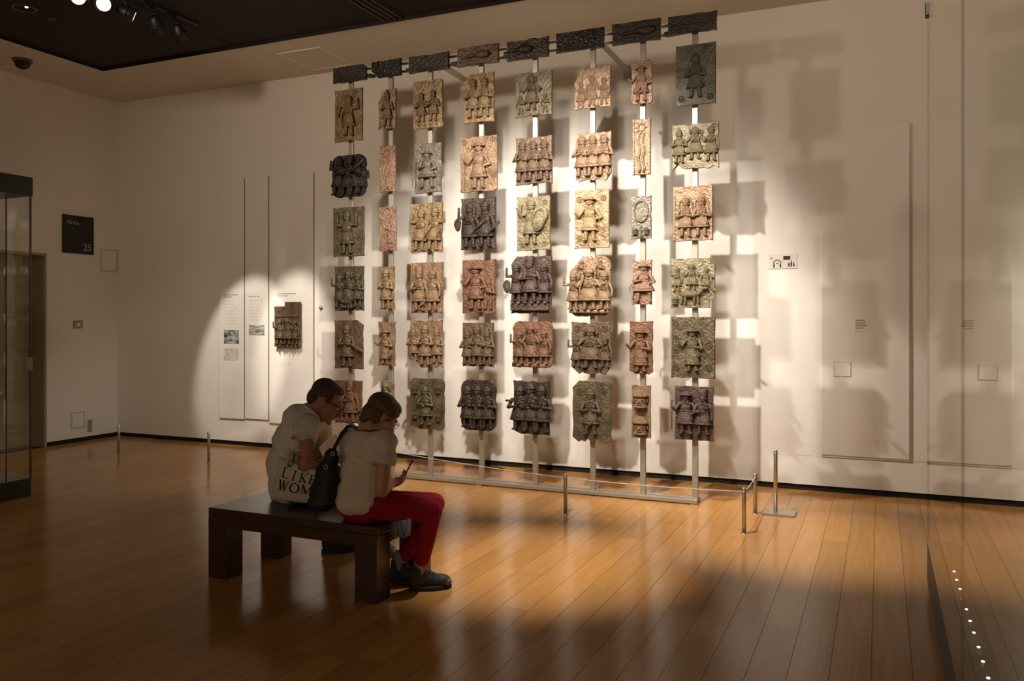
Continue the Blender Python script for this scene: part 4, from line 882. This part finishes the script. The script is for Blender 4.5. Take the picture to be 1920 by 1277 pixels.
hm.ell(q(0, -.030, .050), (.086, .100, .084), HB, 14, 10); hm.ell(q(0, -.072, -.005), (.074, .050, .070), HB, 12, 8); hm.ell(q(0, .012, .088), (.064, .062, .036), HB, 12, 8)
for sx in (-1, 1): hm.ell(q(sx*.073, .008, .034), (.012, .024, .034), HB)
sub('hair', hm, M['hair_m'], man, .0065, 3)
gl = MB()
for sx in (-1, 1):
    t_ = MB().torus((0, 0, 0), .026, .0028, 'Y', 14, 5, 1.1, .85); gl.add([q(sx*.035+v[0], .112+v[1], .012+v[2]) for v in t_.v], t_.f); gl.tube([q(sx*.062, .108, .018), q(sx*.083, .06, .018), q(sx*.084, -.005, .012)], .0035, 6)
gl.tube([q(-.01, .116, .014), q(.01, .116, .014)], .003, 6); gl.build('glasses', M['ink'], man, True)
ey = MB()
for sx in (-1, 1): ey.ell(q(sx*.033, .086, .010), (.012, .012, .012))
ey.build('eyes', M['white'], man, True)
fdir = Vector((math.sin(math.radians(45)), math.cos(math.radians(45)), 0))
shoe('shoe', Vector((anR.x, anR.y, 0))-fdir*.06, Vector((anR.x, anR.y, 0))+fdir*.21, man); shoe('shoe', Vector((anL.x, anL.y, 0))-fdir*.06, Vector((anL.x, anL.y, 0))+fdir*.21, man)
# paper leaflet held in the man's hands
pc = at(619, 852, 5.30); px_ = at(628, 842, 5.42)-at(605, 862, 5.22)
pr = px_.normalized(); pu = Vector((-.30, -.10, .9)).cross(pr).cross(pr); pu = -pu.normalized()*1.0
pq = tag(empty('leaflet', pc), 'white paper leaflet held in the hands of the seated man', 'leaflet')
pm = MB(); pn = pr.cross(pu).normalized()
for a_, b_ in ((-.5, .0), (.0, .5)):
    k1, k2 = pr*a_*.28, pr*b_*.28; lift = pn*.02
    pts = [k1-pu*.09+lift*abs(a_)*2, k2-pu*.09+lift*abs(b_)*2, k2+pu*.09+lift*abs(b_)*2, k1+pu*.09+lift*abs(a_)*2]
    pg = MB().add([p_ for p_ in pts]+[p_+pn*.0012 for p_ in pts], [(0,3,2,1),(4,5,6,7),(0,1,5,4),(1,2,6,5),(2,3,7,6),(3,0,4,7)]); pg.build('page', M['paper'], pq)

# ---- woman: sits at the right end of the bench, back to the viewer, looking down
wom = tag(empty('person', (-2.75, 4.15, .431)), 'seated woman in cream T-shirt and red trousers looking down', 'person')
PERSONS.append(wom); HW = frame(38, 42)
hc2 = at(714, 779, 4.86)
body = MB(); head(body, hc2, HW, .98)
TW = frame(16)
nk2 = at(692, 806, 4.86); c1 = at(686, 838, 4.85); c2 = at(683, 885, 4.84); c3 = at(682, 935, 4.84)
body.cap(hc2+HW @ Vector((0, -.035, -.05)), nk2, .050, .055); body.cap(nk2, c1, .06, .09)
body.ell(c1, (.14, .09, .11), TW); body.ell(at(690, 820, 4.856), (.135, .082, .066), TW); body.cap(nk2+Vector((0, 0, .02)), c1, .066, .09); body.ell(c2, (.13, .10, .13), TW); body.ell(c3, (.16, .12, .11), TW)
sR = at(722, 828, 4.74); eR = at(716, 920, 4.66); wR = at(736, 905, 4.86); sL = at(655, 824, 4.98); eL = at(668, 915, 5.06); wL = at(722, 905, 5.05)
body.cap(sR, eR, .050, .041); body.cap(eR, wR, .040, .026); body.cap(sL, eL, .048, .040); body.cap(eL, wL, .039, .026); body.cap(c1, sR, .085, .055); body.cap(c1, sL, .085, .055)
hand(body, wR, Vector((.25, .9, .05)), Vector((-.5, 0, .4)), .9, .8, True); hand(body, wL, Vector((.8, .2, 0)), Vector((.3, -.2, .6)), .9, .8, False)
hR = at(702, 948, 4.77); hL = at(678, 945, 4.97); kR = at(808, 957, 4.86); kL = Vector((-2.485, 4.43, .475)); aR = at(788, 1066, 4.91); aL = Vector((-2.665, 4.335, .11))
for h_, k_, a_ in ((hR, kR, aR), (hL, kL, aL)): body.cap(h_, k_, .075, .058); body.cap(k_, a_, .052, .034); body.cap(a_, a_-Vector((0, 0, .04)), .034, .034)
sub('body', body, M['skin'], wom, .007, 4)
sh = MB()
sh.ell(at(690, 822, 4.855), (.155, .095, .075), TW); sh.ell(at(686, 845, 4.85), (.163, .118, .115), TW); sh.ell(at(683, 885, 4.84), (.160, .130, .135), TW); sh.ell(at(681, 925, 4.835), (.178, .145, .125), TW); sh.ell(at(680, 942, 4.835), (.180, .150, .088), TW)
sh.cap(c1, sR, .10, .070); sh.cap(c1, sL, .10, .070); sh.cap(sR, at(719, 850, 4.715), .074, .070); sh.tube([sR, at(717, 872, 4.70)], [.066, .078], 14); sh.cap(sL, at(660, 858, 5.01), .070, .07); sh.tube([sL, at(662, 872, 5.02)], [.066, .075], 14)
st = sub('t_shirt', sh, M['shirt_w'], wom, .009, 12, .0050)
neckline(st, nk2+Vector((.012, .02, .045)), TW, (.125, .105, .085), M['trim'], .0065, 'neck_trim')
tm = MB(); tm.ell(at(684, 955, 4.85), (.165, .145, .085), TW)
for h_, k_, a_ in ((hR, kR, aR), (hL, kL, aL)): tm.cap(h_, k_, .094, .070); tm.cap(k_, k_.lerp(a_, .5), .068, .060); tm.cap(k_.lerp(a_, .5), k_.lerp(a_, .84), .060, .048)
sub('trousers', tm, M['red'], wom, .009, 4)
for a_ in (aR, aL): sub('sock', MB().cap(a_+Vector((0, 0, .05)), a_-Vector((0, 0, .03)), .041, .040), M['sock'], wom, .008, 3)
fw = Vector((math.sin(math.radians(56)), math.cos(math.radians(56)), 0))
for a_, az_ in ((aR, 54), (aL, 82)):
    fw = Vector((math.sin(math.radians(az_)), math.cos(math.radians(az_)), 0)); g0 = Vector((a_.x, a_.y, 0)); shoe('shoe', g0-fw*.065, g0+fw*.185, wom)
hw = MB(); q = lambda x, y, z: hc2+HW @ Vector((x*.98, y*.98, z*.98))
hw.ell(q(0, -.020, .046), (.084, .104, .086), HW, 14, 10); hw.ell(q(0, -.066, -.015), (.074, .048, .072), HW, 12, 8); hw.ell(q(0, -.070, -.065), (.050, .030, .040), HW, 12, 8); hw.ell(q(0, .022, .084), (.066, .066, .042), HW, 12, 8); hw.ell(q(0, .062, .060), (.058, .028, .026), HW, 12, 8)
for sx in (-1, 1): hw.ell(q(sx*.074, .022, .034), (.014, .036, .048), HW); hw.ell(q(sx*.070, -.035, -.030), (.016, .034, .050), HW)
sub('hair', hw, M['hair_w'], wom, .0065, 3)
gl = MB()
for sx in (-1, 1):
    t_ = MB().torus((0, 0, 0), .024, .0022, 'Y', 14, 5, 1.1, .85); gl.add([q(sx*.034+v[0], .110+v[1], .010+v[2]) for v in t_.v], t_.f); gl.tube([q(sx*.060, .108, .014), q(sx*.085, .05, .012), q(sx*.085, 0, .006)], .0025, 6)
gl.tube([q(-.01, .114, .012), q(.01, .114, .012)], .002, 6); gl.build('glasses', M['steel'], wom, True)
ey = MB()
for sx in (-1, 1): ey.ell(q(sx*.031, .086, .010), (.012, .012, .012))
ey.build('eyes', M['white'], wom, True)
# pen in her right hand
pn_ = tag(empty('pen', wR), 'dark pen in the hand of the seated woman', 'pen'); v0 = Vector((.03, .09, .03)); MB().cap(v0, v0+Vector((.045, .01, .09)), .0045).build('barrel', M['ink'], pn_, True); MB().cap(v0-Vector((.014, .003, .028)), v0, .002, .0045).build('nib', M['steel'], pn_, True)
# ---- black shoulder bag on the bench between them
bg = tag(empty('shoulder_bag', at(608, 955, 4.86)), 'black fabric shoulder bag resting between the two seated visitors', 'bag')
b0 = bg.location; L_ = lambda px, py, d: at(px, py, d)-b0
BB = frame(10)
m_ = MB(); m_.ell(L_(607, 925, 4.86), (.095, .075, .10), BB); m_.ell(L_(612, 895, 4.87), (.078, .065, .10), BB); m_.ell(L_(620, 865, 4.88), (.045, .050, .08), BB); m_.ell(L_(604, 942, 4.86), (.098, .08, .05), BB)
sub('bag_body', m_, M['bag'], bg, .008, 5)
MB().tube([L_(622, 856, 4.88), L_(628, 838, 4.88), L_(640, 815, 4.90), L_(652, 800, 4.93), L_(662, 799, 4.98), L_(672, 806, 5.05)], .011, 8).build('strap', M['bag'], bg, True)
for x_, y_ in ((624, 851), (611, 876)): MB().torus(L_(x_, y_, 4.80 if y_ > 860 else 4.84), .012, .0035, 'Y', 14, 5).build('buckle', M['steel'], bg, True)
# ---- canvas tote bag leaning against the man
tb = tag(empty('tote_bag', at(552, 945, 5.16)), 'cream canvas tote bag with large dark lettering beside the man', 'tote bag')
t0 = tb.location
A0, A1, A2, A3 = at(507, 935, 5.20), at(592, 944, 5.13), at(604, 885, 5.10), at(524, 858, 5.16)
nrm = (A1-A0).cross(A3-A0).normalized()
if nrm.dot(Vector((0, -1, 0))) < 0: nrm = -nrm
def tote(u, v, s=1):
    b_ = A0.lerp(A1, u); t_ = A3.lerp(A2, u); bul = .035*math.sin(PI*min(1, max(0, u)))**.6*math.sin(PI*(min(1, max(0, v))*.8+.12))
    return b_.lerp(t_, v)+nrm*(bul*s)-t0
n = 14; vv = []; ff = []
for s in (1, -1.0):
    for j in range(n+1):
        for i in range(n+1): vv.append(tote(i/n, j/n, s)+(nrm*.004*s))
N = (n+1)**2
for j in range(n):
    for i in range(n):
        k = j*(n+1)+i; ff += [(k, k+1, k+n+2, k+n+1), (N+k, N+k+n+1, N+k+n+2, N+k+1)]
bd = [i for i in range(n+1)]+[j*(n+1)+n for j in range(1, n+1)]+[n*(n+1)+i for i in range(n-1, -1, -1)]+[j*(n+1) for j in range(n-1, 0, -1)]
for k in range(len(bd)): a_, b_ = bd[k], bd[(k+1) % len(bd)]; ff.append((a_, N+a_, N+b_, b_))
MB().add(vv, ff).build('bag_body', M['canvas'], tb, True)
for u0, u1, s in ((.22, .7, 1), (.26, .74, -1)):
    e0 = tote(u0, .97, s)+nrm*.006*s; e1 = tote(u1, .97, s)+nrm*.006*s; up_ = Vector((.0, .02, .085)); MB().tube([e0-Vector((0,0,.03)), e0, e0+up_*.8, (e0+e1)/2+up_*1.1, e1+up_*.6, e1, e1-Vector((0,0,.03))], .010, 6).build('handle', M['canvas'], tb, True)
# serif capitals, drawn as strokes on a 1 x 1.0 cell and laid on the canvas
def stroke(a, b, w): return ('s', a, b, w)
TK, TN = .17, .07
GLY = {
 'J': [stroke((.55, 1), (.55, .18), TK), stroke((.55, .2), (.42, .02), TN*1.4), stroke((.42, .03), (.22, .02), TN*1.3), stroke((.22, .02), (.16, .16), TN*1.6), stroke((.34, .98), (.76, .98), TN)],
 'U': [stroke((.2, 1), (.2, .25), TK), stroke((.2, .27), (.38, .03), TN*1.5), stroke((.38, .03), (.62, .03), TN), stroke((.62, .03), (.78, .25), TN), stroke((.78, .25), (.78, 1), TN), stroke((.04, .98), (.36, .98), TN), stroke((.64, .98), (.92, .98), TN)],
 'L': [stroke((.26, 1), (.26, 0), TK), stroke((.08, .97), (.46, .97), TN), stroke((.08, .03), (.82, .03), TN), stroke((.82, .0), (.88, .28), TN)],
 'I': [stroke((.5, 1), (.5, 0), TK), stroke((.3, .97), (.7, .97), TN), stroke((.3, .03), (.7, .03), TN)],
 'K': [stroke((.24, 1), (.24, 0), TK), stroke((.06, .97), (.42, .97), TN), stroke((.06, .03), (.42, .03), TN), stroke((.30, .42), (.78, .97), TN), stroke((.42, .58), (.82, .03), TK), stroke((.62, .97), (.92, .97), TN), stroke((.64, .03), (.98, .03), TN)],
 'E': [stroke((.24, 1), (.24, 0), TK), stroke((.06, .97), (.78, .97), TN), stroke((.06, .03), (.82, .03), TN), stroke((.24, .52), (.60, .52), TN), stroke((.78, 1), (.80, .76), TN), stroke((.82, 0), (.86, .26), TN), stroke((.60, .64), (.60, .40), TN)],
 'W': [stroke((.10, 1), (.30, 0), TK), stroke((.30, .02), (.50, .95), TN), stroke((.46, 1), (.68, 0), TK), stroke((.68, .02), (.92, 1), TN), stroke((-.02, .97), (.26, .97), TN), stroke((.36, .97), (.60, .97), TN), stroke((.80, .97), (1.04, .97), TN)],
 'O': [stroke((.5+.40*math.cos(t), .5+.5*math.sin(t)), (.5+.40*math.cos(t+PI/10), .5+.5*math.sin(t+PI/10)), TN+(TK-TN)*abs(math.cos(t+PI/20))) for t in [2*PI*k/20 for k in range(20)]],
 'M': [stroke((.12, 1), (.12, 0), TN), stroke((.14, 1), (.48, .05), TK), stroke((.48, .05), (.82, 1), TN), stroke((.84, 1), (.84, 0), TK), stroke((-.02, .03), (.26, .03), TN), stroke((.66, .03), (1.0, .03), TN), stroke((-.02, .97), (.2, .97), TN), stroke((.78, .97), (1.0, .97), TN)],
}
def lettering(word, u0, v0, cw, ch):
    for i, ch_ in enumerate(word):
        m_ = MB()
        for _, a_, b_, w_ in GLY[ch_]:
            d = Vector((b_[0]-a_[0], b_[1]-a_[1])); pp = Vector((-d.y, d.x)).normalized()*w_/2; K = 3; ring_ = []
            for side in (1, -1):
                for k in range(K+1):
                    c_ = Vector(a_)+d*k/K+pp*side; ring_.append((c_.x, c_.y))
            vs2 = []
            for lift in (.0045, .0065):
                for x_, y_ in ring_: vs2.append(tote(u0+(i+x_*.92)*cw, v0+y_*ch, 1)+nrm*lift)
            q_ = 2*(K+1); fs = []
            for k in range(K):
                fs += [(k, k+1, K+1+k+1, K+1+k), (q_+k, q_+K+1+k, q_+K+1+k+1, q_+k+1)]
            m_.add(vs2, fs)
        m_.build('letter', M['ink'], tb)
lettering('JU', .24, .90, .20, .34); lettering('LIKE', .16, .60, .205, .25); lettering('WOM', .15, .28, .26, .26)
# striped cloth hanging at the bench end under her thigh
sc = at(757, 985, 4.78); sp = tag(empty('striped_scarf', sc), 'small blue and white striped cloth at the bench end', 'cloth')
m_ = MB(); m_.cap((-.03, .0, .03), (-.028, .0, -.05), .022, .018); m_.cap((0, 0, .03), (.004, -.005, -.06), .022, .016); m_.cap((.03, .005, .03), (.03, 0, -.045), .020, .016)
sub('folded_cloth', m_, M['bluewhite'], sp, .007, 3)
for P_ in (man, wom):
    for ch in P_.children: ch.location = Vector(ch.location)-P_.location
